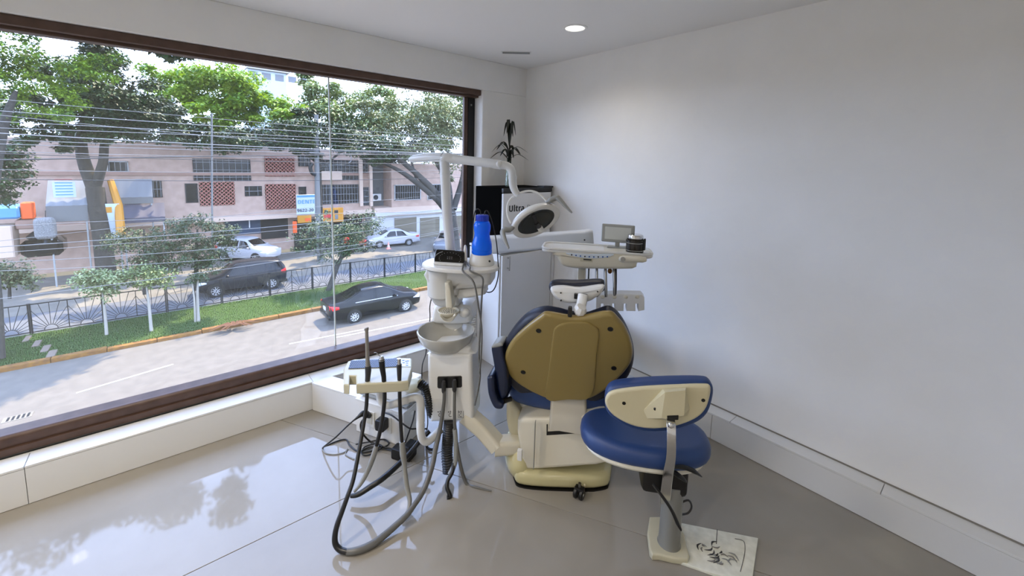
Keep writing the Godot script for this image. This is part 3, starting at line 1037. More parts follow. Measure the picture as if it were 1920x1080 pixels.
	put("number_plate", mb().add(box(Vector3(xe - 0.03, o.plate - 0.08, -0.17), Vector3(xe + 0.05, o.plate + 0.08, 0.17), 0.01)), M.white_wall, t)
	put("bumper", mb().add(box(Vector3(xe - 0.05, 0.3, -st[1][3] * 0.93), Vector3(xe + 0.25, 0.5, st[1][3] * 0.93), 0.06, 3)), o.get("bumper", paint), t)
	for x in o.wheels:
		for s in [1.0, -1.0]:
			var h5 = prof.call(x)
			var z: float = h5[2].z * s
			var R: float = o.r
			var arch := mb().add(cyl(Vector3(x, R, z - 0.2 * s), Vector3(x, R, z + 0.012 * s), R * 1.16, R * 1.16, 28))
			put("wheel_arch", arch, M.black, t)
			var w := put("wheel", mb().add(lathe([Vector2(R * 0.6, -0.1), Vector2(R * 0.92, -0.1), Vector2(R, -0.06), Vector2(R, 0.06), Vector2(R * 0.92, 0.1), Vector2(R * 0.66, 0.1), Vector2(R * 0.62, 0.07), Vector2(0, 0.06)], 28), 35, Transform3D(Basis(Vector3.RIGHT, PI / 2 * s), Vector3(x, R, z - 0.06 * s))), M.rubber, t)
			var rim := mb()
			rim.add(lathe([Vector2(0, 0.065), Vector2(R * 0.2, 0.08), Vector2(R * 0.22, 0.07)], 16), 30)
			rim.add(lathe([Vector2(R * 0.6, 0.07), Vector2(R * 0.66, 0.1), Vector2(R * 0.69, 0.09), Vector2(R * 0.69, 0.06)], 28), 30)
			for k in 9:
				var a := TAU * k / 9
				rim.add(box(Vector3(R * 0.1, 0.06, -0.022), Vector3(R * 0.66, 0.082, 0.022), 0.008, 1), 30, Transform3D(Basis(Vector3.UP, a), Vector3.ZERO))
			var ro := put("wheel_rim", rim, M.alloy, w)
			ro.transform = Transform3D(Basis(Vector3.RIGHT, PI / 2 * s), Vector3(x, R, z - 0.06 * s))
	return t

func build_cars():
	mat("car_glass", Color(0.02, 0.025, 0.03), 0.06, 0.0, 0.4)
	mat("tail_red", Color(0.75, 0.04, 0.06), 0.15)
	mat("lamp_clear", Color(0.8, 0.82, 0.84), 0.1, 0.3)
	mat("alloy", Color(0.72, 0.72, 0.72), 0.3, 0.6)
	var p1 := mat("paint_black", Color(0.03, 0.032, 0.045), 0.2)
	var p2 := mat("paint_white", Color(0.62, 0.62, 0.63), 0.25)
	var p3 := mat("paint_silver", Color(0.42, 0.43, 0.45), 0.3, 0.4)
	var p4 := mat("paint_dark", Color(0.12, 0.125, 0.14), 0.25, 0.1)
	for p in [p1, p2, p3, p4]:
		p.metallic_specular = 0.35
	# [x, floor, belt, half width, roof, roof half width]
	var sedan := [[-2.42, 0.42, 0.86, 0.66, 0.93, 0.55], [-2.36, 0.28, 0.92, 0.78, 1.0, 0.62], [-1.75, 0.22, 0.95, 0.84, 1.06, 0.66], [-1.55, 0.2, 0.95, 0.85, 1.1, 0.66], [-0.75, 0.2, 0.95, 0.86, 1.47, 0.56], [0.0, 0.2, 0.94, 0.86, 1.50, 0.57], [0.35, 0.2, 0.93, 0.86, 1.46, 0.57], [1.15, 0.2, 0.92, 0.85, 1.03, 0.66], [1.8, 0.22, 0.84, 0.82, 0.92, 0.66], [2.15, 0.26, 0.68, 0.74, 0.76, 0.6], [2.25, 0.35, 0.6, 0.6, 0.66, 0.5]]
	var so := {"windows": [[-1.15, -0.28, -0.85, -0.26], [-0.2, 0.78, -0.18, 0.36]], "handles": [-0.55, 0.4], "mirror": 0.72, "tail": [-2.4, -2.0, 0.84, 0.12], "head": [2.14, 1.75, 0.68, 0.09], "rear": [-1.6, -0.85], "front": [0.45, 1.12], "plate": 0.72, "wheels": [-1.33, 1.3], "r": 0.31, "trim": true}
	var suv := [[-2.15, 0.5, 1.0, 0.74, 1.06, 0.6], [-2.1, 0.35, 1.06, 0.84, 1.25, 0.66], [-1.85, 0.28, 1.08, 0.89, 1.6, 0.62], [-1.2, 0.25, 1.07, 0.9, 1.68, 0.62], [0.0, 0.25, 1.05, 0.9, 1.69, 0.63], [0.4, 0.25, 1.04, 0.9, 1.64, 0.63], [1.05, 0.25, 1.02, 0.89, 1.15, 0.7], [1.8, 0.28, 0.95, 0.86, 1.02, 0.7], [2.12, 0.32, 0.8, 0.78, 0.86, 0.62], [2.2, 0.42, 0.7, 0.66, 0.75, 0.5]]
	var uo := {"windows": [[-1.85, -1.1, -1.75, -1.1], [-1.0, -0.15, -1.0, -0.15], [-0.07, 0.85, -0.07, 0.5]], "handles": [-0.45, 0.5], "mirror": 0.8, "tail": [-2.12, -1.85, 1.0, 0.14], "head": [2.12, 1.75, 0.82, 0.1], "rear": [-2.06, -1.92], "front": [0.48, 1.02], "plate": 0.8, "wheels": [-1.32, 1.34], "r": 0.36, "bumper": M.black}
	# the black sedan is parked along the kerb, its front to the right
	car("black_sedan", "black sedan parked at the yellow kerb beside the lawn", Vector3(-17.464,-6.2,-5.532), 90.0, sedan, p1, so)
	var s2 := so.duplicate()
	s2.trim = false
	car("white_sedan", "white sedan parked facing left before the garage doors", Vector3(-32.807,-6.14,-13.237), -97.0, sedan, p2, s2)
	car("silver_car", "silver car at the far right of the forecourt, front towards the street", Vector3(-29.063,-6.14,-16.789), -42.0, sedan, p3, s2)
	car("white_van", "white people carrier behind the bushy trees on the forecourt", Vector3(-33.326,-6.14,-2.221), 40.0, suv, p2, uo)
	car("grey_suv", "dark grey four-wheel drive standing just behind the sunburst fence", Vector3(-25.308,-6.14,-0.809), -90.0, suv, p4, uo)
	# red motorcycle and cone
	var mc := thing("motorcycle", "red motorcycle standing on the forecourt behind the small tree", "motorcycle", Vector3(-31.383,-6.14,-9.541), 75.0)
	for x in [-0.65, 0.65]:
		put("wheel", mb().add(lathe([Vector2(0.2, -0.05), Vector2(0.3, -0.04), Vector2(0.32, 0), Vector2(0.3, 0.04), Vector2(0.2, 0.05)], 20), 40, Transform3D(Basis(Vector3.RIGHT, PI / 2), Vector3(x, 0.32, 0))), M.rubber, mc)
	put("tank", mb().add(ball(Vector3(0.2, 0.8, 0), Vector3(0.36, 0.17, 0.17), 12)), M.red_paint, mc)
	put("fairing", mb().add(ball(Vector3(0.62, 0.85, 0), Vector3(0.22, 0.3, 0.2), 12)), M.red_paint, mc)
	put("seat", mb().add(box(Vector3(-0.75, 0.76, -0.13), Vector3(-0.05, 0.88, 0.13), 0.05)), M.red_paint, mc)
	put("engine", mb().add(box(Vector3(-0.3, 0.25, -0.15), Vector3(0.35, 0.65, 0.15), 0.06)), M.dark_grey, mc)
	put("handlebar", mb().add(tube([Vector3(0.45, 1.05, -0.35), Vector3(0.5, 1.02, 0), Vector3(0.45, 1.05, 0.35)], 0.02, 6)), M.black, mc)
	put("fork", mb().add(tube([Vector3(0.65, 0.32, 0.08), Vector3(0.48, 1.0, 0.06)], 0.03, 6)), M.steel, mc)
	put("rider_box", mb().add(box(Vector3(-0.95, 0.85, -0.22), Vector3(-0.5, 1.3, 0.22), 0.06)), M.red_paint, mc)
	var cn := thing("traffic_cone", "small faded pink traffic cone beside the white sedan's front wheel", "cone", Vector3(-31.4,-6.14,-12.34))
	mat("faded_cone", Color(0.85, 0.55, 0.48), 0.7)
	put("base", mb().add(box(Vector3(-0.2, 0, -0.2), Vector3(0.2, 0.04, 0.2), 0.02)), M.faded_cone, cn)
	put("cone", mb().add(lathe([Vector2(0.15, 0.03), Vector2(0.03, 0.62), Vector2(0, 0.63)], 16)), M.faded_cone, cn)
	put("stripe", mb().add(lathe([Vector2(0.118, 0.2), Vector2(0.078, 0.38), Vector2(0.07, 0.38), Vector2(0.11, 0.2)], 16)), M.white_wall, cn)


func leaf_mesh(l: float, w: float) -> ArrayMesh:
	# a pointed leaf folded along its midrib
	var st := SurfaceTool.new()
	st.begin(Mesh.PRIMITIVE_TRIANGLES)
	var a := Vector3(0, 0, 0); var b := Vector3(w / 2, 0.06 * l, l * 0.4); var c := Vector3(0, -0.05 * l, l); var d := Vector3(-w / 2, 0.06 * l, l * 0.4)
	for t in [[a, b, c], [a, c, d]]:
		for p in t: st.add_vertex(p)
	st.generate_normals()
	return st.commit()

func leaves(parent, blobs: Array, n: int, size: float, c0: Color, c1: Color, light: float, hollow := 0.35, flat := 0.75):
	# foliage: leaves through the volume of a crown made of several clumps; blobs: centre and radius
	var mm := MultiMesh.new()
	mm.transform_format = MultiMesh.TRANSFORM_3D
	mm.use_colors = true
	mm.mesh = leaf_mesh(size, size * 0.55)
	mm.instance_count = n
	var tot := 0.0
	for b in blobs: tot += b.w * b.w
	var i := 0
	var clumps := []
	for b in blobs:
		for k in maxi(6, int(120 * b.w * b.w / tot)):
			var d := Vector3(rng.randfn(), rng.randfn(), rng.randfn()).normalized()
			clumps.append([Vector3(b.x, b.y, b.z) + d * b.w * pow(rng.randf(), 0.4) * Vector3(1, flat, 1), b.w * rng.randf_range(0.22, 0.42), rng.randf_range(-0.25, 0.25)])
	var inv: Transform3D = parent.transform.affine_inverse()
	while i < n:
		var c = clumps[rng.randi() % clumps.size()]
		var d := Vector3(rng.randfn(), rng.randfn(), rng.randfn()).normalized()
		var p: Vector3 = c[0] + d * c[1] * pow(rng.randf(), 0.45) * Vector3(1.2, 0.75, 1.2)
		var s := rng.randf_range(0.7, 1.25)
		var bs := Basis.from_euler(Vector3(rng.randf_range(-0.2, 1.0), rng.randf() * TAU, rng.randf_range(-0.7, 0.7))).scaled(Vector3.ONE * s)
		mm.set_instance_transform(i, inv * Transform3D(bs, p))
		var f := clampf(rng.randf() + c[2], 0, 1)
		mm.set_instance_color(i, c0.lerp(c1, f))
		i += 1
	var key := "leaf_%0.2f" % light
	if not M.has(key):
		var m := mat(key, Color(1, 1, 1), 0.55)
		m.vertex_color_use_as_albedo = true
		m.backlight_enabled = true
		m.backlight = Color(light, light, light * 0.6)
	var o := MultiMeshInstance3D.new()
	o.name = "foliage"
	o.multimesh = mm
	o.material_override = M[key]
	parent.add_child(o, true)
	tag(o, "", "", "", "stuff")

func tree(called: String, label: String, at: Vector3, limbs: Array, blobs: Array, n: int, size: float, c0: Color, c1: Color, light := 0.5, bark = null, group := "") -> Node3D:
	var t := thing(called, label, "tree", at, 0.0, group)
	for i in limbs.size():
		var p := smooth(limbs[i][0], 5)
		wput("trunk" if i == 0 else "branch", mb().add(tube(p, radii(limbs[i][1], p.size()), 10), 60), bark if bark else M.bark, t)
	if n > 0: leaves(t, blobs, n, size, c0, c1, light)
	return t

func build_trees():
	mat("bark", Color(0.27, 0.25, 0.22), 0.95)
	tri(M.bark, noise_tex(0.02, Color(0.5, 0.5, 0.48), Color(1, 1, 1), 5, 256, 31), 1.2, 2.0)
	mat("bark_pale", Color(0.50, 0.48, 0.43), 0.9)
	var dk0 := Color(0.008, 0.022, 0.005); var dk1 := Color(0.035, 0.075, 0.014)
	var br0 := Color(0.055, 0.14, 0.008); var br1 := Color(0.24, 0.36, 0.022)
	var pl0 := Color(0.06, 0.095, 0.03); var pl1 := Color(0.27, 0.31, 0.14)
	# forked street tree
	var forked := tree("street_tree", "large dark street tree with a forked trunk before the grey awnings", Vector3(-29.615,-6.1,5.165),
		[[[Vector3(-31.207,-6.51,5.299), Vector3(-31.473,-3.593,5.378), Vector3(-31.813,-0.507,5.515)], [0.5, 0.42, 0.42]],
		[[Vector3(-31.8,-0.632,5.522), Vector3(-32.091,0.948,5.884), Vector3(-32.069,2.267,5.922), Vector3(-31.797,3.85,5.614), Vector3(-31.804,5.592,5.92)], [0.36, 0.3, 0.26, 0.2, 0.08]],
		[[Vector3(-31.813,-0.507,5.515), Vector3(-31.672,0.971,5.069), Vector3(-31.728,2.222,4.9), Vector3(-31.257,3.778,4.36), Vector3(-30.194,5.443,3.41)], [0.28, 0.22, 0.2, 0.14, 0.06]],
		[[Vector3(-31.969,1.717,5.907), Vector3(-32.088,2.876,6.77), Vector3(-32.223,3.534,7.745)], [0.16, 0.1, 0.05]]],
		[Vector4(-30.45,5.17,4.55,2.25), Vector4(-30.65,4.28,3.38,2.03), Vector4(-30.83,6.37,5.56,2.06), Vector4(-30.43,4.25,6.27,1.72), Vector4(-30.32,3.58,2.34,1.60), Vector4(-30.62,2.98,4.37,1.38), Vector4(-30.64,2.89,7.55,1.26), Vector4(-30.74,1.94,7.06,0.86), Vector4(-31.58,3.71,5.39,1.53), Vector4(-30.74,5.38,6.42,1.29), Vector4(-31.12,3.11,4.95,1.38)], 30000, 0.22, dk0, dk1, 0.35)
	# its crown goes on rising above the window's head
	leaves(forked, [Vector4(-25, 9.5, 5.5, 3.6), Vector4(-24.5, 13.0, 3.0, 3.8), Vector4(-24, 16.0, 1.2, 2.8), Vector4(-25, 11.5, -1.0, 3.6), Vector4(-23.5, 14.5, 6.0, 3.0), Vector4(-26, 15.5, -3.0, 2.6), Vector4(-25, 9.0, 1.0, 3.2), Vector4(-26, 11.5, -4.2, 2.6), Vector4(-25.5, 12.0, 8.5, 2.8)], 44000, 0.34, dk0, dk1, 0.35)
	tree("street_tree", "leafy tree at the window's left edge with sunlit yellow-green tips", Vector3(-20.612,-6.08,7.615),
		[[[Vector3(-20.297,-6.03,7.574), Vector3(-20.872,-3.886,7.542), Vector3(-21.598,-1.193,7.584), Vector3(-22.252,1.995,7.135), Vector3(-22.369,3.864,6.61)], [0.32, 0.27, 0.24, 0.18, 0.06]]],
		[Vector4(-23.02,5.58,6.59,1.48), Vector4(-22.84,5.20,5.66,1.19), Vector4(-23.06,3.48,7.03,1.26), Vector4(-23.19,3.65,5.60,1.01), Vector4(-23.25,5.57,4.52,1.15), Vector4(-23.27,4.64,6.28,1.30), Vector4(-23.47,4.72,7.29,1.26), Vector4(-23.00,4.55,5.20,1.01)] + [Vector4(-20, 7.5, 9.0, 2.8), Vector4(-20.5, 10.5, 8.0, 2.8), Vector4(-20, 9.0, 11.5, 3.0)], 24000, 0.15, Color(0.03, 0.09, 0.01), br1, 0.7)
	tree("street_tree", "low dark bough hanging at the window's left edge over the stall", Vector3(-24,-3.17,8.706),
		[[[Vector3(-24.876,-3.325,8.909), Vector3(-25.797,0.425,8.516), Vector3(-25.471,1.366,7.638)], [0.2, 0.14, 0.05]]],
		[Vector4(-25.37,0.44,7.69,0.98), Vector4(-25.60,1.35,8.11,1.03), Vector4(-25.70,1.25,7.46,0.59), Vector4(-25.27,-0.36,8.03,0.69)], 4200, 0.17, dk0, dk1, 0.3)
	# tall trees behind the pink block
	tree("tall_tree", "bright yellow-green tree top rising in the middle over the pink block", Vector3(-45,-4.856,-1.023),
		[[[Vector3(-43.291,-5.604,-0.85), Vector3(-43.875,1.146,-1.427), Vector3(-43.989,6.464,-2.292)], [0.4, 0.3, 0.1]]],
		[Vector4(-44.25,7.45,-0.60,2.93), Vector4(-42.31,7.77,-2.97,2.60), Vector4(-40.76,6.18,-4.51,2.36), Vector4(-47.00,8.28,0.95,2.33), Vector4(-38.73,5.25,-5.97,1.96), Vector4(-47.75,6.55,2.16,1.94), Vector4(-37.37,4.77,-6.71,1.38), Vector4(-41.77,5.74,-1.66,2.30), Vector4(-45.47,5.84,0.37,2.16), Vector4(-41.12,5.15,-3.11,1.86)], 26000, 0.36, br0, br1, 0.8)
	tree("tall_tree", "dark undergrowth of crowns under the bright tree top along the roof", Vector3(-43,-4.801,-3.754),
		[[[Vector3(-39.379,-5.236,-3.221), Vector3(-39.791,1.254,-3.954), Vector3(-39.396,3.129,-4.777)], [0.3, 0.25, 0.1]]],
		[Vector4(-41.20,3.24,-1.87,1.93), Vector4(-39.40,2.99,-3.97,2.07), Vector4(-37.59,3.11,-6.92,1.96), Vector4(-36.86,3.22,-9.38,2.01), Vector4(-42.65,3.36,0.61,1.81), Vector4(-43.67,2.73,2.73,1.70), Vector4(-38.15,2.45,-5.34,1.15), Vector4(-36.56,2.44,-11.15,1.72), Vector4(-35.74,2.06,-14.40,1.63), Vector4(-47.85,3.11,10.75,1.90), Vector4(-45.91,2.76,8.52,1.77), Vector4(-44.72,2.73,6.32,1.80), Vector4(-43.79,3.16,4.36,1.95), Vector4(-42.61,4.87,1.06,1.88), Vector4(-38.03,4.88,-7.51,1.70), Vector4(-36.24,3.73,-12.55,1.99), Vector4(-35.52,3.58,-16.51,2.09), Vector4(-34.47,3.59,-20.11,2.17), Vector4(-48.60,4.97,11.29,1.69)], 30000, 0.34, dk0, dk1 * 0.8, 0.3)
	tree("tall_tree", "pale olive tree crown left of the leaning trunk, seen through the right pane", Vector3(-46,-5.879,-13.045),
		[[[Vector3(-38.927,-5.326,-10.783), Vector3(-39.332,1.444,-11.576), Vector3(-39.509,6.135,-12.249)], [0.35, 0.25, 0.08]]],
		[Vector4(-40.53,6.71,-9.58,2.45), Vector4(-38.61,5.76,-11.68,2.81), Vector4(-42.65,8.62,-8.98,1.57), Vector4(-38.02,4.89,-13.78,2.36), Vector4(-39.24,3.96,-10.60,1.79), Vector4(-38.25,6.97,-13.90,2.36), Vector4(-37.42,6.11,-16.30,2.41), Vector4(-36.38,7.39,-19.33,2.47), Vector4(-35.52,7.87,-22.01,2.53), Vector4(-40.35,7.67,-11.54,2.09)], 24000, 0.34, pl0, pl1 * Color(0.9, 1.0, 0.8), 0.6)
	tree("street_tree", "dark-crowned tree standing behind the utility pole, its leaves before the roof edge", Vector3(-31.109,-6.1,-6.793),
		[[[Vector3(-29.432,-5.801,-6.332), Vector3(-29.957,-1.717,-6.478), Vector3(-30.421,1.817,-6.592), Vector3(-30.341,3.163,-6.313)], [0.16, 0.14, 0.12, 0.06]],
		[[Vector3(-30.284,1.033,-6.607), Vector3(-30.814,2.337,-4.971), Vector3(-31.662,2.734,-2.785), Vector3(-32.367,2.763,-0.389)], [0.1, 0.08, 0.05, 0.02]],
		[[Vector3(-30.241,0.64,-6.584), Vector3(-29.762,2.276,-8.4), Vector3(-29.335,2.593,-11.157)], [0.1, 0.07, 0.03]]],
		[Vector4(-32.40,2.82,-1.30,1.33), Vector4(-31.56,2.97,-3.11,1.51), Vector4(-30.69,3.21,-4.97,1.61), Vector4(-29.74,3.22,-6.88,1.64), Vector4(-29.48,3.00,-8.72,1.61), Vector4(-29.32,2.47,-11.15,1.35), Vector4(-32.97,2.89,0.15,1.24), Vector4(-33.51,2.97,1.56,1.07), Vector4(-30.14,1.99,-5.86,0.85), Vector4(-29.27,1.53,-10.25,0.91)], 20000, 0.22, dk0, dk1, 0.35)
	# leaning tree at the right
	tree("leaning_tree", "grey-green tree leaning left with a long forked limb beyond the lamp post", Vector3(-25.47,-6.1,-15.334),
		[[[Vector3(-27.495,-6.65,-16.611), Vector3(-27.876,-4.269,-16.607), Vector3(-28.324,-2.351,-16.435)], [0.62, 0.55, 0.55]],
		[[Vector3(-28.205,-2.899,-16.474), Vector3(-28.573,-1.739,-15.629), Vector3(-29.261,-0.388,-14.127), Vector3(-29.978,0.784,-12.557), Vector3(-30.757,1.61,-10.847)], [0.42, 0.34, 0.26, 0.17, 0.06]],
		[[Vector3(-28.423,-2.539,-16.282), Vector3(-28.676,-1.052,-15.323), Vector3(-29.319,0.505,-13.913), Vector3(-30.088,1.793,-12.615), Vector3(-30.481,2.935,-11.738)], [0.36, 0.3, 0.24, 0.18, 0.06]],
		[[Vector3(-28.245,-2.532,-16.495), Vector3(-28.451,-0.141,-16.387), Vector3(-29.176,1.883,-15.594), Vector3(-29.707,4.346,-15.113)], [0.4, 0.3, 0.2, 0.08]],
		[[Vector3(-28.008,-2.523,-16.779), Vector3(-28.462,0.317,-18.026), Vector3(-28.7,3.605,-18.361)], [0.3, 0.22, 0.1]],
		[[Vector3(-29.347,-0.391,-14.024), Vector3(-29.913,1.603,-13.726), Vector3(-30.879,4.23,-12.76)], [0.12, 0.08, 0.04]]],
		[Vector4(-30.61,5.43,-14.09,2.49), Vector4(-29.73,5.38,-16.68,2.56), Vector4(-31.40,3.76,-12.05,1.88), Vector4(-29.52,3.86,-18.22,2.16), Vector4(-29.90,2.78,-15.22,2.07), Vector4(-32.99,5.78,-11.33,1.36), Vector4(-29.11,1.23,-17.43,1.65), Vector4(-30.21,2.46,-12.91,1.33), Vector4(-29.62,6.56,-19.39,1.94)], 18000, 0.26, pl0 * 0.7, pl1 * 0.85, 0.5)
	# smaller trees behind the fence
	tree("bushy_tree", "dense dark bushy tree behind the fence, left of the pair", Vector3(-25.2,-5.432,3.457),
		[[[Vector3(-25.199,-5.628,3.468), Vector3(-25.414,-3.666,3.355), Vector3(-25.731,-2.322,3.322)], [0.1, 0.08, 0.04]]],
		[Vector4(-25.96,-3.00,3.88,0.99), Vector4(-25.13,-3.38,2.96,1.04), Vector4(-25.16,-2.60,2.38,0.84), Vector4(-25.33,-3.90,3.61,0.82), Vector4(-24.60,-4.14,2.79,0.76)], 7000, 0.13, dk0, dk1 * 0.9, 0.3)
	tree("bushy_tree", "dense dark bushy tree behind the fence, beside the white people carrier", Vector3(-25.4,-5.563,1.345),
		[[[Vector3(-24.632,-5.66,1.391), Vector3(-24.834,-3.814,1.285), Vector3(-25.077,-2.411,1.152)], [0.11, 0.09, 0.04]]],
		[Vector4(-24.75,-2.53,0.95,1.20), Vector4(-25.07,-3.22,1.76,0.91), Vector4(-24.43,-3.55,0.44,0.98), Vector4(-24.43,-4.04,1.16,1.13), Vector4(-25.58,-2.00,1.68,0.72), Vector4(-24.54,-2.57,0.07,0.70)], 8000, 0.13, dk0, dk1 * 0.85, 0.3)
	tree("fence_tree", "small round-headed tree with a crooked trunk growing beside the fence behind the sedan", Vector3(-22.2,-5.975,-4.689),
		[[[Vector3(-22.121,-6.137,-4.632), Vector3(-21.98,-4.858,-5.04), Vector3(-21.858,-4.138,-5.321), Vector3(-21.71,-3.294,-5.656)], [0.17, 0.14, 0.11, 0.04]],
		[[Vector3(-21.852,-4.2,-5.317), Vector3(-21.346,-3.683,-6.015), Vector3(-20.968,-3.108,-6.573)], [0.07, 0.05, 0.02]],
		[[Vector3(-21.924,-4.638,-5.148), Vector3(-22.459,-3.79,-4.673), Vector3(-22.966,-3.189,-4.183)], [0.07, 0.05, 0.02]]],
		[Vector4(-22.80,-2.87,-4.44,1.25), Vector4(-21.82,-2.68,-5.64,1.31), Vector4(-21.28,-2.06,-6.71,0.94), Vector4(-23.13,-3.32,-3.64,0.74), Vector4(-21.91,-3.58,-5.05,1.08), Vector4(-21.27,-3.12,-6.21,0.93), Vector4(-22.99,-2.12,-4.66,0.75)], 7000, 0.13, dk0, dk1, 0.4)
	# saplings on the lawn
	tree("sapling", "young pale-leaved sapling on the lawn, leftmost of the three", Vector3(-21.042,-6.08,4.635),
		[[[Vector3(-20.973,-6.058,4.628), Vector3(-21.284,-5.027,4.648), Vector3(-21.631,-3.939,4.699)], [0.06, 0.05, 0.02]]],
		[Vector4(-21.78,-3.95,4.87,0.73), Vector4(-21.50,-3.73,4.35,0.59), Vector4(-22.03,-3.62,5.12,0.50), Vector4(-21.24,-4.28,4.61,0.45)], 2200, 0.13, Color(0.06, 0.11, 0.025), Color(0.32, 0.35, 0.17), 0.6, M.bark_pale)
	tree("sapling", "young pale-leaved sapling on the lawn, middle of the three", Vector3(-20.397,-6.08,3.191),
		[[[Vector3(-20.418,-6.087,3.192), Vector3(-20.793,-4.703,3.22), Vector3(-21.114,-3.813,3.278)], [0.065, 0.05, 0.02]]],
		[Vector4(-21.16,-3.70,3.31,0.70), Vector4(-20.82,-3.87,2.78,0.61), Vector4(-21.52,-3.83,3.76,0.51)], 1900, 0.13, Color(0.04, 0.08, 0.015), Color(0.2, 0.24, 0.08), 0.6, M.bark_pale)
	tree("sapling", "young bare-stemmed sapling on the lawn, rightmost of the three", Vector3(-20.557,-6.08,1.552),
		[[[Vector3(-20.614,-6.099,1.55), Vector3(-20.886,-5.058,1.52), Vector3(-21.087,-4.226,1.446)], [0.08, 0.06, 0.03]], [[Vector3(-20.588,-6.063,1.668), Vector3(-20.736,-4.993,1.643), Vector3(-21.126,-4.327,1.668)], [0.04, 0.035, 0.02]]],
		[Vector4(-21.04,-4.10,1.36,0.35), Vector4(-21.26,-4.23,1.66,0.30)], 350, 0.12, dk0, dk1, 0.4, M.bark_pale)
	tree("shrub", "low olive shrub on the lawn at the window's left edge", Vector3(-24.5,-4.467,7.796),
		[[[Vector3(-24.065,-4.717,7.738), Vector3(-24.164,-3.815,7.685)], [0.06, 0.03]]],
		[Vector4(-24.31,-3.59,7.81,0.82), Vector4(-24.06,-3.91,7.27,0.64), Vector4(-24.25,-3.75,8.25,0.76)], 3000, 0.13, dk0, Color(0.14, 0.16, 0.06), 0.4)
	# fallen limb with a rusty heap at the kerb
	var h := thing("leaf_heap", "rust-brown heap of dead palm leaves on the yellow kerb", "leaf heap", Vector3(-18.859,-6.02,0.34))
	mat("dead_leaf", Color(0.30, 0.17, 0.075), 0.9)
	for i in 26:
		var a := rng.randf() * TAU
		put("dead_leaf", mb().add(tube([Vector3(0, 0.05, 0), Vector3(cos(a) * 0.25, 0.16, sin(a) * 0.45), Vector3(cos(a) * 0.42, 0.02, sin(a) * 0.95)], [0.02, 0.05, 0.01], 4, 0.4)), M.dead_leaf, h)
	mat("path_stone", Color(0.40, 0.35, 0.30), 0.9)
	var pt := thing("flagstone_path", "short worn stone edging crossing the lawn at its left end", "path", Vector3(-21.726,-6.08,6.627))
	for i in 4:
		var c = [Vector3(-22.251,-5.882,7.053), Vector3(-21.39,-5.949,6.668), Vector3(-20.568,-6.005,6.327), Vector3(-19.822,-6.053,6.076)]
		var q: Vector3 = c[i]
		wput("stone", mb().add(box(Vector3(q.x - 0.36, G + 0.05, q.z - 0.10 - 0.02 * i), Vector3(q.x + 0.36, G + 0.19, q.z + 0.10), 0.05)), M.path_stone, pt)

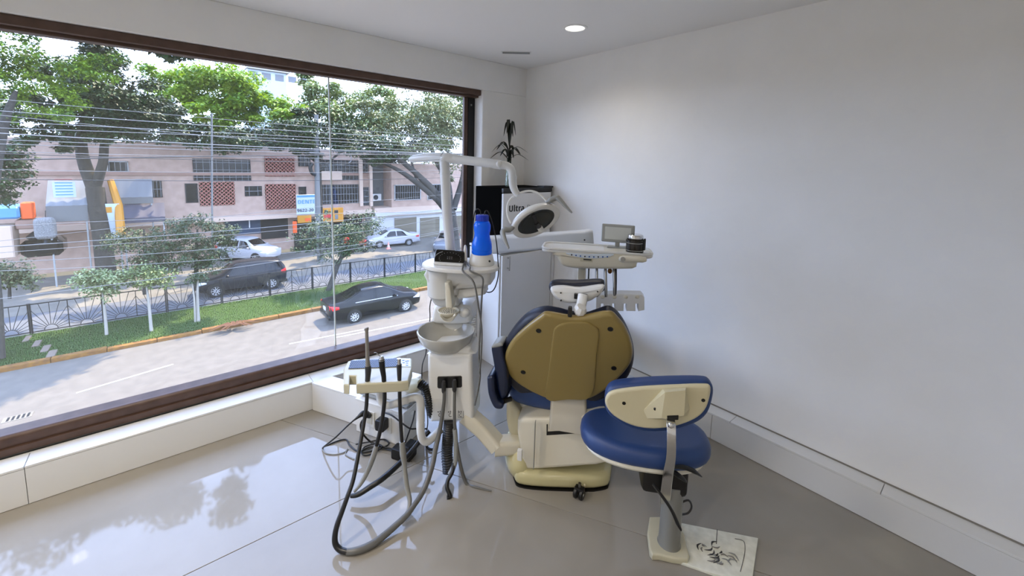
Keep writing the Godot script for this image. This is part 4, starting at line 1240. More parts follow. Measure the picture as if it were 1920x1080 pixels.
func build_wires():
	mat("wire_light", Color(0.38, 0.385, 0.38), 0.6)
	mat("wire_dark", Color(0.16, 0.16, 0.16), 0.6)
	# each wire: three points along the street, at x = -14 or so in front of the trees; lists of picture heights were turned into metres
	var W := [[[Vector3(-14,2.856,5.523), Vector3(-14,2.737,-0.112), Vector3(-14,2.702,-8.514)], 0.007, 0], [[Vector3(-14,2.561,5.546), Vector3(-14,2.521,-0.103), Vector3(-14,2.579,-8.516)], 0.011, 0], [[Vector3(-13.5,2.27,5.475), Vector3(-13.5,2.301,-0.018), Vector3(-13.5,2.284,-8.192)], 0.009, 0], [[Vector3(-13,2.096,5.395), Vector3(-13,2.177,0.063), Vector3(-13,2.099,-7.867)], 0.008, 0], [[Vector3(-14.5,2.479,5.646), Vector3(-14.5,2.159,-0.164), Vector3(-14.5,2.045,-8.851)], 0.008, 0], [[Vector3(-14,1.994,5.59), Vector3(-14,1.907,-0.078), Vector3(-14,1.957,-8.524)], 0.016, 0], [[Vector3(-14,1.831,5.603), Vector3(-14,1.834,-0.075), Vector3(-14,1.907,-8.525)], 0.01, 0], [[Vector3(-13.6,1.719,5.537), Vector3(-13.6,1.739,-0.01), Vector3(-13.6,1.851,-8.264)], 0.009, 0], [[Vector3(-13.8,1.532,5.589), Vector3(-13.8,1.543,-0.032), Vector3(-13.8,1.73,-8.396)], 0.008, 0], [[Vector3(-14.2,1.476,5.669), Vector3(-14.2,1.413,-0.087), Vector3(-14.2,1.455,-8.662)], 0.012, 1], [[Vector3(-14,1.067,5.663), Vector3(-14,1.012,-0.041), Vector3(-14,1.204,-8.535)], 0.007, 0], [[Vector3(-14,0.819,5.683), Vector3(-14,0.736,-0.029), Vector3(-14,0.851,-8.54)], 0.009, 1], [[Vector3(-13.2,1.326,5.493), Vector3(-13.2,1.597,0.056), Vector3(-13.2,1.915,-8.001)], 0.018, 1], [[Vector3(-13,-0.798,5.622), Vector3(-13,-0.773,0.185), Vector3(-13,-0.452,-7.902)], 0.01, 0], [[Vector3(-13,-0.944,5.634), Vector3(-13,-0.915,0.19), Vector3(-13,-0.647,-7.905)], 0.007, 0], [[Vector3(-12.8,-1.148,5.612), Vector3(-12.8,-1.288,0.236), Vector3(-12.8,-0.715,-7.775)], 0.008, 0], [[Vector3(-12.6,-1.321,5.588), Vector3(-12.6,-1.617,0.28), Vector3(-12.6,-1.282,-7.652)], 0.008, 0], [[Vector3(-12.6,-2.001,5.642), Vector3(-12.6,-1.898,0.292), Vector3(-12.6,-1.353,-7.653)], 0.009, 0], [[Vector3(-13.2,-0.307,5.621), Vector3(-13.2,-0.374,0.138), Vector3(-13.2,-0.724,-8.037)], 0.007, 0], [[Vector3(-13.6,-0.737,5.73), Vector3(-13.6,-0.332,0.075), Vector3(-13.6,0.122,-8.288)], 0.006, 0]]
	var lab := ["pale overhead wire, topmost where it meets the right window frame", "pale overhead wire, second from the top where it meets the right window frame", "pale overhead wire, third from the top where it meets the right window frame", "pale overhead wire, fourth from the top where it meets the right window frame", "pale overhead wire, fifth from the top where it meets the right window frame", "pale overhead wire, sixth from the top where it meets the right window frame", "pale overhead wire, eighth from the top where it meets the right window frame", "pale overhead wire, ninth from the top where it meets the right window frame", "pale overhead wire, tenth from the top where it meets the right window frame", "dark overhead wire, eleventh from the top where it meets the right window frame", "pale overhead wire, twelfth from the top where it meets the right window frame", "dark overhead wire, thirteenth from the top where it meets the right window frame", "dark overhead wire, seventh from the top where it meets the right window frame", "pale overhead wire, fifteenth from the top where it meets the right window frame", "pale overhead wire, sixteenth from the top where it meets the right window frame", "pale overhead wire, eighteenth from the top where it meets the right window frame", "pale overhead wire, nineteenth from the top where it meets the right window frame", "pale overhead wire, lowest where it meets the right window frame", "pale overhead wire, seventeenth from the top where it meets the right window frame", "pale overhead wire, fourteenth from the top where it meets the right window frame"]
	for i in W.size():
		var p: Array = W[i][0]
		var a: Vector3 = p[0]; var b: Vector3 = p[1]; var c: Vector3 = p[2]
		var pts := []
		# one parabola through the three points, carried on past the window
		for k in 33:
			var z := lerpf(a.z + 6.0, c.z - 9.0, k / 32.0)
			var y := a.y * (z - b.z) * (z - c.z) / ((a.z - b.z) * (a.z - c.z)) + b.y * (z - a.z) * (z - c.z) / ((b.z - a.z) * (b.z - c.z)) + c.y * (z - a.z) * (z - b.z) / ((c.z - a.z) * (c.z - b.z))
			pts.append(Vector3(a.x, y, z))
		var l: String = lab[i]
		one("overhead_wire", mb().add(tube(pts, W[i][1], 5), 60), M.wire_dark if W[i][2] else M.wire_light, l, "wire")
	var pl := ["pale wire rising to the right from the utility pole", "pale wire falling to the right from the utility pole", "level pale wire going right from the utility pole"]
	var pn := 0
	for p in [[Vector3(-29.7,0.886,-6.259), Vector3(-31,1.875,-12.557)], [Vector3(-29.7,1.232,-6.269), Vector3(-33,0.187,-21.002)], [Vector3(-29.7,0.77,-6.256), Vector3(-33,0.994,-20.991)]]:
		one("overhead_wire", mb().add(tube([p[0], p[0].lerp(p[1], 0.5) - Vector3(0, 0.05, 0), p[1]], 0.012, 5), 60), M.wire_light, pl[pn], "wire")
		pn += 1
	var hp := [Vector3(-13.2,1.729,-2.96), Vector3(-13.2,1.652,-3.027), Vector3(-13.2,1.492,-3.014), Vector3(-13.2,1.411,-2.914)]
	one("wire_loop", mb().add(tube(smooth(hp), 0.013, 6)), M.wire_light, "small hook-shaped loop of pale wire hanging from the wire bundle", "wire")


func build_cabinet():
	mat("lacquer", Color(0.83, 0.83, 0.825), 0.22)
	mat("fridge_side", Color(0.04, 0.038, 0.034), 0.55, 0.0, 0.03)
	var c := thing("cabinet", "white corner cabinet with one tall door and a slim steel handle", "cabinet", Vector3(0.2, 0, 0.285))
	var b := mb()
	b.add(box(Vector3(0.125, 0.0, 0.555), Vector3(0.40, 0.895, 0.573), 0.002, 1))
	b.add(box(Vector3(0.005, 0.19, 0.555), Vector3(0.126, 0.895, 0.573), 0.002, 1))
	b.add(box(Vector3(0.01, 0.06, 0.095), Vector3(0.39, 0.895, 0.555), 0.002, 1))
	b.add(box(Vector3(0.125, 0.0, 0.095), Vector3(0.37, 0.06, 0.555)))
	wput("carcass", b, M.lacquer, c)
	wput("top", mb().add(box(Vector3(0.005, 0.905, 0.005), Vector3(0.415, 0.925, 0.578), 0.003, 1)), M.lacquer, c)
	wput("shadow_gap", mb().add(box(Vector3(0.02, 0.894, 0.02), Vector3(0.385, 0.906, 0.56))), M.dark_grey, c)
	var d := wput("door", mb().add(box(Vector3(0.402, 0.05, 0.045), Vector3(0.42, 0.888, 0.562), 0.002, 1)), M.lacquer, c)
	var h := mb().add(tube([Vector3(0.445, 0.775, 0.512), Vector3(0.445, 0.885, 0.512)], 0.005, 8), 40)
	for y in [0.79, 0.87]: h.add(tube([Vector3(0.42, y, 0.512), Vector3(0.445, y, 0.512)], 0.004, 8), 40)
	wput("handle", h, M.steel, d)
	wput("filler_strip", mb().add(box(Vector3(0.395, 0.165, 0.005), Vector3(0.418, 0.89, 0.04), 0.002, 1)), M.lacquer, c)
	# small black fridge with a white door
	var f := thing("mini_fridge", "small black fridge with a white lettered door standing on the cabinet", "fridge", Vector3(0.2, 0.925, 0.28))
	wput("body", mb().add(box(Vector3(0.03, 0.935, 0.02), Vector3(0.365, 1.39, 0.542), 0.006, 2)), M.fridge_side, f)
	for q in [[0.07, 0.06], [0.07, 0.5], [0.32, 0.06], [0.32, 0.5]]:
		wput("foot", mb().add(cyl(Vector3(q[0], 0.925, q[1]), Vector3(q[0], 0.936, q[1]), 0.018)), M.black, f)
	var fd := wput("door", mb().add(box(Vector3(0.368, 0.95, 0.042), Vector3(0.392, 1.352, 0.542), 0.006, 2)), M.lacquer, f)
	wput("top_strip", mb().add(box(Vector3(0.366, 1.355, 0.03), Vector3(0.39, 1.39, 0.542), 0.004, 2)), M.black, f)
	wput("hinge_cover", mb().add(box(Vector3(0.31, 1.388, 0.02), Vector3(0.392, 1.402, 0.13), 0.004, 2)), M.black, f)
	var fx := Basis(Vector3(0, 0, -1), Vector3(0, 1, 0), Vector3(1, 0, 0))
	var o = text("lettering", "Ultra", 0.066, 0.002, M.print_black, fd, Transform3D(fx, Vector3.ZERO), true)
	o.position = Vector3(0.393,1.236,0.412) - f.position - Vector3(0, 0.0, 0)
	o = text("lettering", "De", 0.066, 0.002, M.grey, fd, Transform3D(fx, Vector3.ZERO))
	o.position = Vector3(0.393,1.232,0.27) - f.position - Vector3(0, 0.0, 0)
	# plant in a glass
	var p := thing("potted_plant", "dark-leaved lucky bamboo in a slim glass vase on the fridge", "plant", Vector3(0.17, 1.39, 0.315))
	var g := mat("vase_glass", Color(0.75, 0.85, 0.78, 0.25), 0.05)
	g.transparency = BaseMaterial3D.TRANSPARENCY_ALPHA
	put("vase", mb().add(lathe([Vector2(0.0, 0.0), Vector2(0.026, 0.0), Vector2(0.03, 0.01), Vector2(0.026, 0.07), Vector2(0.022, 0.13), Vector2(0.026, 0.16), Vector2(0.024, 0.16), Vector2(0.02, 0.13), Vector2(0.024, 0.07), Vector2(0.027, 0.012), Vector2(0.0, 0.008)], 20), 50), g, p)
	mat("stalk", Color(0.10, 0.14, 0.045), 0.5)
	mat("strap_leaf", Color(0.035, 0.075, 0.025), 0.4)
	for k in 4:
		var a := k * 1.7
		put("stalk", mb().add(tube([Vector3(0.008 * cos(a), 0.01, 0.008 * sin(a)), Vector3(0.012 * cos(a), 0.14, 0.012 * sin(a)), Vector3(0.012 * cos(a), 0.20 + 0.03 * k, 0.014 * sin(a))], 0.006, 8), 50), M.stalk, p)
	for k in 17:
		var a := k * 2.4 + 0.4
		var l := rng.randf_range(0.12, 0.19)
		var y0 := 0.20 + 0.008 * k
		var up := rng.randf_range(0.02, 0.11) if k < 13 else 0.2
		var rr := l if k < 13 else l * 0.35
		var d0 := Vector3(cos(a), 0, sin(a))
		var pts := smooth([Vector3(0, y0, 0), d0 * rr * 0.45 + Vector3(0, y0 + up, 0), d0 * rr + Vector3(0, y0 + up * 0.6 - 0.03, 0)], 6)
		put("leaf", mb().add(tube(pts, radii([0.004, 0.013, 0.012, 0.001], pts.size()), 6, 0.18), 60), M.strap_leaf, p)



func build_chair():
	var t := thing("dental_chair", "blue and ivory dental treatment chair seen from behind, backrest raised", "dental chair", Vector3(1.56, 0, 1.05), 37.0)
	# backrest: ivory shell facing us, navy cushion on the far side
	var bx := Transform3D(Basis(Vector3(1, 0, 0), Vector3(0,0.94,0.342), Vector3(0,-0.342,0.94)), Vector3(-0.011,0.734,0.088))
	var shell := closed_smooth([Vector2(-0.094,0.216), Vector2(0.001,0.209), Vector2(0.062,0.218), Vector2(0.165,0.254), Vector2(0.206,0.224), Vector2(0.242,0.170), Vector2(0.272,0.083), Vector2(0.274,0.004), Vector2(0.252,-0.062), Vector2(0.214,-0.130), Vector2(0.169,-0.201), Vector2(0.092,-0.273), Vector2(-0.009,-0.301), Vector2(-0.096,-0.311), Vector2(-0.204,-0.264), Vector2(-0.279,-0.195), Vector2(-0.299,-0.099), Vector2(-0.286,-0.026), Vector2(-0.249,0.047), Vector2(-0.188,0.126), Vector2(-0.125,0.193)], 4)
	var cush := closed_smooth([Vector2(-0.121,0.186), Vector2(-0.055,0.186), Vector2(-0.006,0.176), Vector2(0.058,0.173), Vector2(0.108,0.197), Vector2(0.162,0.225), Vector2(0.207,0.199), Vector2(0.250,0.124), Vector2(0.283,0.026), Vector2(0.287,-0.066), Vector2(0.265,-0.157), Vector2(0.208,-0.250), Vector2(0.120,-0.345), Vector2(-0.016,-0.395), Vector2(-0.136,-0.401), Vector2(-0.257,-0.346), Vector2(-0.317,-0.259), Vector2(-0.333,-0.148), Vector2(-0.317,-0.055), Vector2(-0.261,0.057), Vector2(-0.195,0.145)], 4)
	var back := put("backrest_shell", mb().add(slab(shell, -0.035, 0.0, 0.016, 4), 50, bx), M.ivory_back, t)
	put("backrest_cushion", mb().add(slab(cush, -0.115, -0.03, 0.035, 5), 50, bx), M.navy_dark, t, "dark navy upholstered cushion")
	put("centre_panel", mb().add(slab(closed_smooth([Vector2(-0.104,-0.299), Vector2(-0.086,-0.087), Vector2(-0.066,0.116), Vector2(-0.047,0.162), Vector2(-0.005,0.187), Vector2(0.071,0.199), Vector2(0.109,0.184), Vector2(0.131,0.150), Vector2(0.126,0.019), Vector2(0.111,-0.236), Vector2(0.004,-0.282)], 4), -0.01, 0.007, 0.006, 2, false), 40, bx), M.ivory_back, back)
	for q in [Vector2(-0.130,0.120), Vector2(0.176,0.175), Vector2(-0.211,-0.147), Vector2(0.202,-0.045)]:
		put("screw_hole", mb().add(lathe([Vector2(0.0, 0.001), Vector2(0.008, 0.001), Vector2(0.0095, 0.002), Vector2(0.012, 0.001), Vector2(0.012, -0.004), Vector2(0, -0.004)], 16), 30, bx * Transform3D(Basis(Vector3.RIGHT, PI / 2), Vector3(q.x, q.y, 0.001))), M.black, back)
	# pivot plate that runs from the backrest down into the base
	var path := smooth([Vector3(-0.012,0.484,-0.057), Vector3(-0.008,0.425,-0.045), Vector3(-0.004,0.374,0.002), Vector3(-0.003,0.325,0.023)], 5)
	var prof := rrect(0.175, 0.045, 0.015, 3)
	var rings := []
	for i in path.size():
		var tt: Vector3 = (path[mini(i + 1, path.size() - 1)] - path[maxi(i - 1, 0)]).normalized()
		var r := PackedVector3Array()
		var y := tt.cross(Vector3.RIGHT).normalized()
		for p in prof: r.append(path[i] + Vector3.RIGHT * p.x + y * p.y)
		rings.append(r)
	put("pivot_plate", mb().add(grid(rings), 40), M.plate_beige, t)
	# headrest
	var hx := Transform3D(Basis(), Vector3(0.014,1.016,0.057))
	var hs := closed_smooth([Vector2(-0.117,0.011), Vector2(-0.064,0.024), Vector2(0.010,0.023), Vector2(0.111,0.045), Vector2(0.108,0.011), Vector2(0.084,-0.013), Vector2(0.049,-0.036), Vector2(-0.030,-0.052), Vector2(-0.067,-0.045), Vector2(-0.105,-0.023)], 4)
	var hc := closed_smooth([Vector2(-0.132,-0.009), Vector2(-0.128,0.018), Vector2(-0.096,0.031), Vector2(-0.007,0.037), Vector2(0.085,0.051), Vector2(0.114,0.046), Vector2(0.118,0.028), Vector2(0.113,-0.001), Vector2(0.034,-0.034), Vector2(-0.055,-0.043), Vector2(-0.113,-0.032)], 4)
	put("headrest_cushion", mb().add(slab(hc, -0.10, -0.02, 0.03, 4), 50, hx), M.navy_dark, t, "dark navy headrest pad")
	var hsh := put("headrest_shell", mb().add(slab(hs, -0.03, 0.025, 0.022, 4), 50, hx), M.white, t)
	for q in [Vector2(-0.069,-0.002), Vector2(-0.067,-0.037), Vector2(0.090,0.019)]:
		put("screw_hole", mb().add(cyl(Vector3(q.x, q.y, 0.018), Vector3(q.x, q.y, 0.0275), 0.0035), 30, hx), M.black, hsh)
	put("hinge_recess", mb().add(box(Vector3(0.004,0.995,0.08), Vector3(0.062,1.02,0.095), 0.004), 30), M.black, hsh)
	put("headrest_bracket", mb().add(tube(smooth([Vector3(0.043,1.022,0.102), Vector3(0.04,0.993,0.116), Vector3(0.035,0.958,0.112), Vector3(0.031,0.897,0.079)]), 0.022, 12, 0.6), 50), M.white, t)
	put("clamp_knob", mb().add(lathe([Vector2(0, -0.022), Vector2(0.02, -0.02), Vector2(0.028, -0.006), Vector2(0.028, 0.006), Vector2(0.02, 0.02), Vector2(0, 0.022)], 9), 25, Transform3D(Basis(Vector3.FORWARD, 0.35) * Basis(Vector3.RIGHT, 0.35), Vector3(0.036,0.964,0.136))), M.white, t, "white faceted clamp knob")
	put("clamp_lever", mb().add(box(Vector3(-0.015,0.932,0.136), Vector3(0.003,0.979,0.157), 0.006), 40), M.black, t)
	put("slide_clip", mb().add(box(Vector3(-0.012,0.904,0.078), Vector3(0.043,0.931,0.102), 0.006), 40), M.black, t)
	# seat
	var so := [Vector2(-0.285, 0.0), Vector2(-0.29, -0.2), Vector2(-0.26, -0.55), Vector2(-0.2, -1.0), Vector2(0.2, -1.0), Vector2(0.26, -0.55), Vector2(0.29, -0.2), Vector2(0.285, 0.0), Vector2(0.15, 0.055), Vector2(-0.15, 0.055)]
	put("seat_cushion", mb().add(slab(closed_smooth(so, 4), 0.0, 0.155, 0.065, 6), 50, Transform3D(Basis(Vector3(1, 0, 0), Vector3(0, 0, 1), Vector3(0, 1, 0)), Vector3(-0.035, 0.348, -0.10))), M.navy, t)
	put("seat_tray", mb().add(slab(closed_smooth(so, 4).map(func(q): return q * 0.86), 0.0, 0.04, 0.01, 2), 40, Transform3D(Basis(Vector3(1, 0, 0), Vector3(0, 0, 1), Vector3(0, 1, 0)), Vector3(-0.035, 0.318, -0.14))), M.white, t)
	# left armrest: an upright pad and the curled elbow rest in front of it
	var ax := Transform3D(Basis(), Vector3(-0.334,0.576,0.068))
	put("armrest", mb().add(slab(closed_smooth([Vector2(-0.040,0.134), Vector2(-0.014,0.151), Vector2(0.012,0.158), Vector2(0.020,0.106), Vector2(0.037,0.026), Vector2(0.044,-0.042), Vector2(0.038,-0.098), Vector2(0.013,-0.116), Vector2(-0.009,-0.064), Vector2(-0.021,0.018), Vector2(-0.034,0.085)], 4), -0.10, 0.0, 0.014, 3), 50, ax), M.navy_arm, t)
	put("armrest_cap", mb().add(slab(closed_smooth([Vector2(-0.039,0.134), Vector2(-0.032,0.150), Vector2(-0.007,0.163), Vector2(0.013,0.163), Vector2(0.015,0.151), Vector2(-0.013,0.139)], 4), -0.09, 0.003, 0.006, 2), 50, ax), M.grey, t, "pale worn top of the armrest")
	put("elbow_rest", mb().add(slab(closed_smooth([Vector2(-0.050,-0.014), Vector2(-0.046,0.002), Vector2(-0.024,0.009), Vector2(-0.015,-0.009), Vector2(-0.010,-0.064), Vector2(0.006,-0.110), Vector2(0.030,-0.124), Vector2(0.026,-0.148), Vector2(-0.007,-0.151), Vector2(-0.028,-0.123), Vector2(-0.044,-0.076)], 4), -0.26, 0.03, 0.012, 3), 50, ax), M.navy_arm, t)
	put("arm_pivot", mb().add(cyl(Vector3(-0.308,0.452,0.067), Vector3(-0.28,0.447,0.03), 0.012), 40), M.black, t)
	# base body: rear cover with a seam, slot, lower rounded edge
	var sx := Transform3D(Basis(), Vector3(-0.01,0.231,0.016))
	var cover := closed_smooth([Vector2(-0.239,0.096), Vector2(-0.165,0.123), Vector2(-0.084,0.137)] + [Vector2(0.102,0.183), Vector2(0.172,0.203), Vector2(0.189,0.140), Vector2(0.197,0.026), Vector2(0.191,-0.044), Vector2(0.096,-0.078), Vector2(-0.025,-0.113), Vector2(-0.150,-0.148), Vector2(-0.201,-0.156), Vector2(-0.210,-0.115), Vector2(-0.227,-0.029)], 2)
	var base := put("rear_cover", mb().add(slab(cover, -0.36, 0.0, 0.02, 4), 45, sx), M.white_warm, t)
	put("cover_seam", mb().add(box(Vector3(-0.155,0.121,0.06), Vector3(-0.153,0.364,0.036))), M.grey, base)
	put("slot", mb().add(slab([Vector2(-0.094,0.106), Vector2(-0.088,0.108), Vector2(-0.087,0.070), Vector2(0.088,0.111), Vector2(0.088,0.095), Vector2(-0.092,0.050)], -0.02, 0.0015), 30, sx), M.black, base)
	put("side_panel", mb().add(slab(closed_smooth([Vector2(-0.316,0.132), Vector2(-0.297,0.145), Vector2(-0.267,0.120), Vector2(-0.239,0.078), Vector2(-0.228,-0.002), Vector2(-0.229,-0.118), Vector2(-0.282,-0.067), Vector2(-0.311,0.017)], 3), -0.45, -0.08, 0.02, 3), 45, sx), M.ivory_side, t)
	put("side_button", mb().add(box(Vector3(-0.235,0.155,0.045), Vector3(-0.211,0.213,0.064), 0.005)), M.white, base)
	# foot of the chair on the floor
	var fo := closed_smooth([Vector2(-0.26, 0.05), Vector2(-0.2, 0.085), Vector2(0.0, 0.05), Vector2(0.17, 0.0), Vector2(0.215, -0.09), Vector2(0.22, -0.5), Vector2(0.14, -0.85), Vector2(-0.14, -0.85), Vector2(-0.25, -0.5), Vector2(-0.29, -0.1)], 4)
	put("foot_plate", mb().add(slab(fo, 0.006, 0.085, 0.03, 4), 50, Transform3D(Basis(Vector3(1, 0, 0), Vector3(0, 0, 1), Vector3(0, 1, 0)), Vector3(0, 0, -0.04))), M.ivory_foot, t)
	put("foot_seal", mb().add(slab(fo.map(func(q): return q * 0.985), 0.0, 0.008), 40, Transform3D(Basis(Vector3(1, 0, 0), Vector3(0, 0, 1), Vector3(0, 1, 0)), Vector3(0, 0, -0.04))), M.black, t)
	put("foot_hump", mb().add(ball(Vector3(-0.235, 0.08, -0.2), Vector3(0.11, 0.13, 0.24), 24), 60), M.ivory_foot, t)
	put("lift_column", mb().add(box(Vector3(-0.15, 0.05, -0.6), Vector3(0.15, 0.36, -0.15), 0.05, 3), 40), M.ivory_side, t)
	for x in [0.0, 0.09]:
		put("foot_rib", mb().add(tube([Vector3(x - 0.02, 0.049, -0.13), Vector3(x - 0.01, 0.048, -0.06), Vector3(x, 0.04, -0.0)], 0.004, 6), 50), M.ivory, t)
	# caster at the foot's edge
	var c := thing("caster_wheel", "small black twin-wheeled caster on the floor beside the chair's foot", "caster", Vector3(1.633,0,1.038), 20.0)
	for x in [-0.014, 0.014]:
		put("wheel", mb().add(lathe([Vector2(0.006, -0.009), Vector2(0.022, -0.009), Vector2(0.026, -0.005), Vector2(0.026, 0.005), Vector2(0.022, 0.009), Vector2(0.006, 0.009)], 20), 40, Transform3D(Basis(Vector3.BACK, PI / 2), Vector3(x, 0.026, 0))), M.black, c)
		put("hub", mb().add(cyl(Vector3(x * 1.0, 0.026, 0), Vector3(x + signf(x) * 0.011, 0.026, 0), 0.01, 0.008), 30), M.steel, c)
	put("fork", mb().add(box(Vector3(-0.024, 0.03, -0.022), Vector3(0.024, 0.056, 0.012), 0.008), 40), M.black, c)
	put("stem", mb().add(cyl(Vector3(0, 0.05, -0.005), Vector3(0, 0.075, -0.005), 0.007), 40), M.steel, c)



func build_unit():
	var t := thing("cuspidor_unit", "white dental rinse column with a round spit bowl and cup filler", "dental unit", Vector3(1.117,0,1.433), 42.0)
	mat("bowl", Color(0.70, 0.695, 0.665), 0.12)
	# column
	var body := put("column", mb().add(slab(closed_smooth([Vector2(-0.124,0.597), Vector2(-0.120,0.621), Vector2(-0.095,0.633), Vector2(0.078,0.650), Vector2(0.101,0.642), Vector2(0.106,0.615), Vector2(0.112,0.450), Vector2(0.117,0.314), Vector2(0.101,0.298), Vector2(-0.002,0.280), Vector2(-0.101,0.263), Vector2(-0.111,0.279), Vector2(-0.120,0.425)], 3), -0.17, 0.0, 0.02, 4), 45), M.white, t)
	put("column_shoulder", mb().add(slab(closed_smooth([Vector2(-0.116,0.612), Vector2(-0.117,0.635), Vector2(-0.088,0.661), Vector2(0.073,0.679), Vector2(0.100,0.657), Vector2(0.102,0.634)], 3), -0.16, -0.008, 0.02, 4), 45), M.white, t)
	put("socket_panel", mb().add(slab(closed_smooth([Vector2(-0.070,0.509), Vector2(-0.066,0.516), Vector2(0.049,0.531), Vector2(0.055,0.526), Vector2(0.056,0.475), Vector2(0.050,0.469), Vector2(-0.064,0.452), Vector2(-0.070,0.458)], 1), -0.01, 0.003, 0.002, 1, false), 40), M.black, body)
	for q in [Vector3(-0.031,0.477,0.012), Vector3(0.023,0.49,0.012)]:
		put("hose_plug", mb().add(lathe([Vector2(0, -0.035), Vector2(0.007, -0.035), Vector2(0.011, -0.025), Vector2(0.0115, 0.012), Vector2(0.008, 0.028), Vector2(0, 0.03)], 14), 40, Transform3D(Basis(), q + Vector3(0, 0, 0.008))), M.dark_grey, body)
	# the three small black pictograms above the bottom edge
	for q in [[Vector3(-0.056,0.317,0), 0], [Vector3(-0.002,0.323,0), 1], [Vector3(0.052,0.329,0), 2]]:
		var c: Vector3 = q[0] + Vector3(0, 0, 0.001)
		var b := mb()
		b.add(box(c + Vector3(-0.013, 0.008, 0), c + Vector3(-0.004, 0.011, 0.0008)), 30)
		b.add(box(c + Vector3(0.0, 0.007, 0), c + Vector3(0.003, 0.017, 0.0008)), 30)
		var arc := []
		for k in 9: arc.append(c + Vector3(0.008 * cos(k * 0.55 + 1.2), -0.006 + 0.008 * sin(k * 0.55 + 1.2), 0.0002))
		b.add(tube(arc, 0.0016, 5, 0.5), 40)
		if q[1] == 2:
			for e in [[-0.014, -0.02, -0.0125, 0.018], [0.0125, -0.02, 0.014, 0.018], [-0.014, -0.02, 0.014, -0.0185]]: b.add(box(c + Vector3(e[0], e[1], 0), c + Vector3(e[2], e[3], 0.0008)), 30)
		put("pictogram", b, M.print_black, body)
	# bowl on its neck
	var bc := Vector3(-0.054,0.731,-0.07)
	var bb := Vector3(-0.049,0.632,-0.07)
	var hgt: float = bc.y - bb.y
	put("bowl_neck", mb().add(cyl(Vector3(bb.x, bb.y - 0.04, bb.z), Vector3(bb.x, bb.y + 0.01, bb.z), 0.046, 0.05, 28), 40), M.white, t)
	var prof := [Vector2(0.0, 0.0), Vector2(0.07, 0.0), Vector2(0.10, 0.014), Vector2(0.128, 0.045), Vector2(0.142, 0.08), Vector2(0.146, hgt - 0.004), Vector2(0.144, hgt), Vector2(0.138, hgt - 0.002), Vector2(0.134, 0.08), Vector2(0.12, 0.05), Vector2(0.09, 0.028), Vector2(0.04, 0.018), Vector2(0.0, 0.016)]
	var bowl := put("spit_bowl", mb().add(lathe(prof, 48), 50, Transform3D(Basis(), bb)), M.bowl, t, "round pale grey rinse bowl")
	put("drain", mb().add(lathe([Vector2(0, 0.0), Vector2(0.02, 0.0), Vector2(0.02, 0.004), Vector2(0, 0.005)], 16), 40, Transform3D(Basis(), bb + Vector3(0, 0.017, 0))), M.steel, bowl)
	# body behind the bowl, strainer cup with its lip
	put("valve_block", mb().add(slab(closed_smooth([Vector2(-0.155,0.726), Vector2(-0.152,0.785), Vector2(-0.134,0.816), Vector2(-0.041,0.828), Vector2(0.042,0.831), Vector2(0.057,0.808), Vector2(0.060,0.747), Vector2(0.012,0.727), Vector2(-0.104,0.717)], 3), -0.30, -0.16, 0.02, 3), 45), M.white, t)
	put("valve_column", mb().add(box(Vector3(-0.174,0.506,-0.29), Vector3(0.036,0.724,-0.19), 0.02, 3), 45), M.white, t)
	var sc := Vector3(-0.045,0.816,-0.1)
	var cup := put("strainer_cup", mb().add(lathe([Vector2(0.0, -0.03), Vector2(0.035, -0.028), Vector2(0.052, -0.008), Vector2(0.057, 0.006), Vector2(0.053, 0.008), Vector2(0.046, 0.0), Vector2(0.0, -0.002)], 32), 45, Transform3D(Basis(), sc)), M.white_warm, t)
	var mesh_ := mb()
	for k in 44:
		var a := k * 2.4
		var r := 0.0065 * sqrt(float(k))
		mesh_.add(cyl(sc + Vector3(cos(a) * r, -0.003, sin(a) * r), sc + Vector3(cos(a) * r, 0.0, sin(a) * r), 0.0024, 0.0024, 8), 30)
	tag(put("strainer_holes", mesh_, M.dark_grey, cup), "", "", "", "stuff")
	put("pouring_lip", mb().add(slab(closed_smooth([Vector2(-0.068,0.818), Vector2(-0.050,0.797), Vector2(-0.041,0.790), Vector2(-0.022,0.793), Vector2(-0.013,0.802), Vector2(-0.001,0.825), Vector2(0.011,0.821), Vector2(-0.007,0.792), Vector2(-0.025,0.782), Vector2(-0.047,0.783), Vector2(-0.062,0.794), Vector2(-0.077,0.814)], 3), -0.06, -0.04, 0.006, 2), 45), M.white_warm, cup)
	put("side_lump", mb().add(ball(Vector3(0.031,0.806,-0.13), Vector3(0.03, 0.026, 0.03), 14), 60), M.white, t)
	# cup filler spout
	put("cup_filler", mb().add(slab(closed_smooth([Vector2(-0.054,0.977), Vector2(-0.047,0.981), Vector2(-0.034,0.981), Vector2(-0.029,0.972), Vector2(-0.022,0.942), Vector2(-0.012,0.856), Vector2(-0.029,0.851), Vector2(-0.047,0.853), Vector2(-0.050,0.940)], 2), -0.11, -0.05, 0.008, 2), 45), M.white_warm, t)
	# upper tank, in steps as moulded
	put("tank", mb().add(slab(closed_smooth([Vector2(-0.165,1.035), Vector2(0.174,1.056), Vector2(0.171,1.028), Vector2(0.170,0.976), Vector2(0.153,0.960), Vector2(0.074,0.941), Vector2(-0.001,0.930), Vector2(-0.003,0.900), Vector2(-0.086,0.887), Vector2(-0.154,0.889), Vector2(-0.161,0.951)], 2), -0.26, -0.1, 0.025, 4), 45), M.white_tank, t)
	put("tank_barrel", mb().add(lathe([Vector2(0, 0), Vector2(0.06, 0), Vector2(0.07, 0.01), Vector2(0.074, 0.1), Vector2(0.074, 0.105), Vector2(0.077, 0.106), Vector2(0.078, 0.15), Vector2(0, 0.15)], 32), 40, Transform3D(Basis(), Vector3(-0.104,0.872,-0.16))), M.white_tank, t)
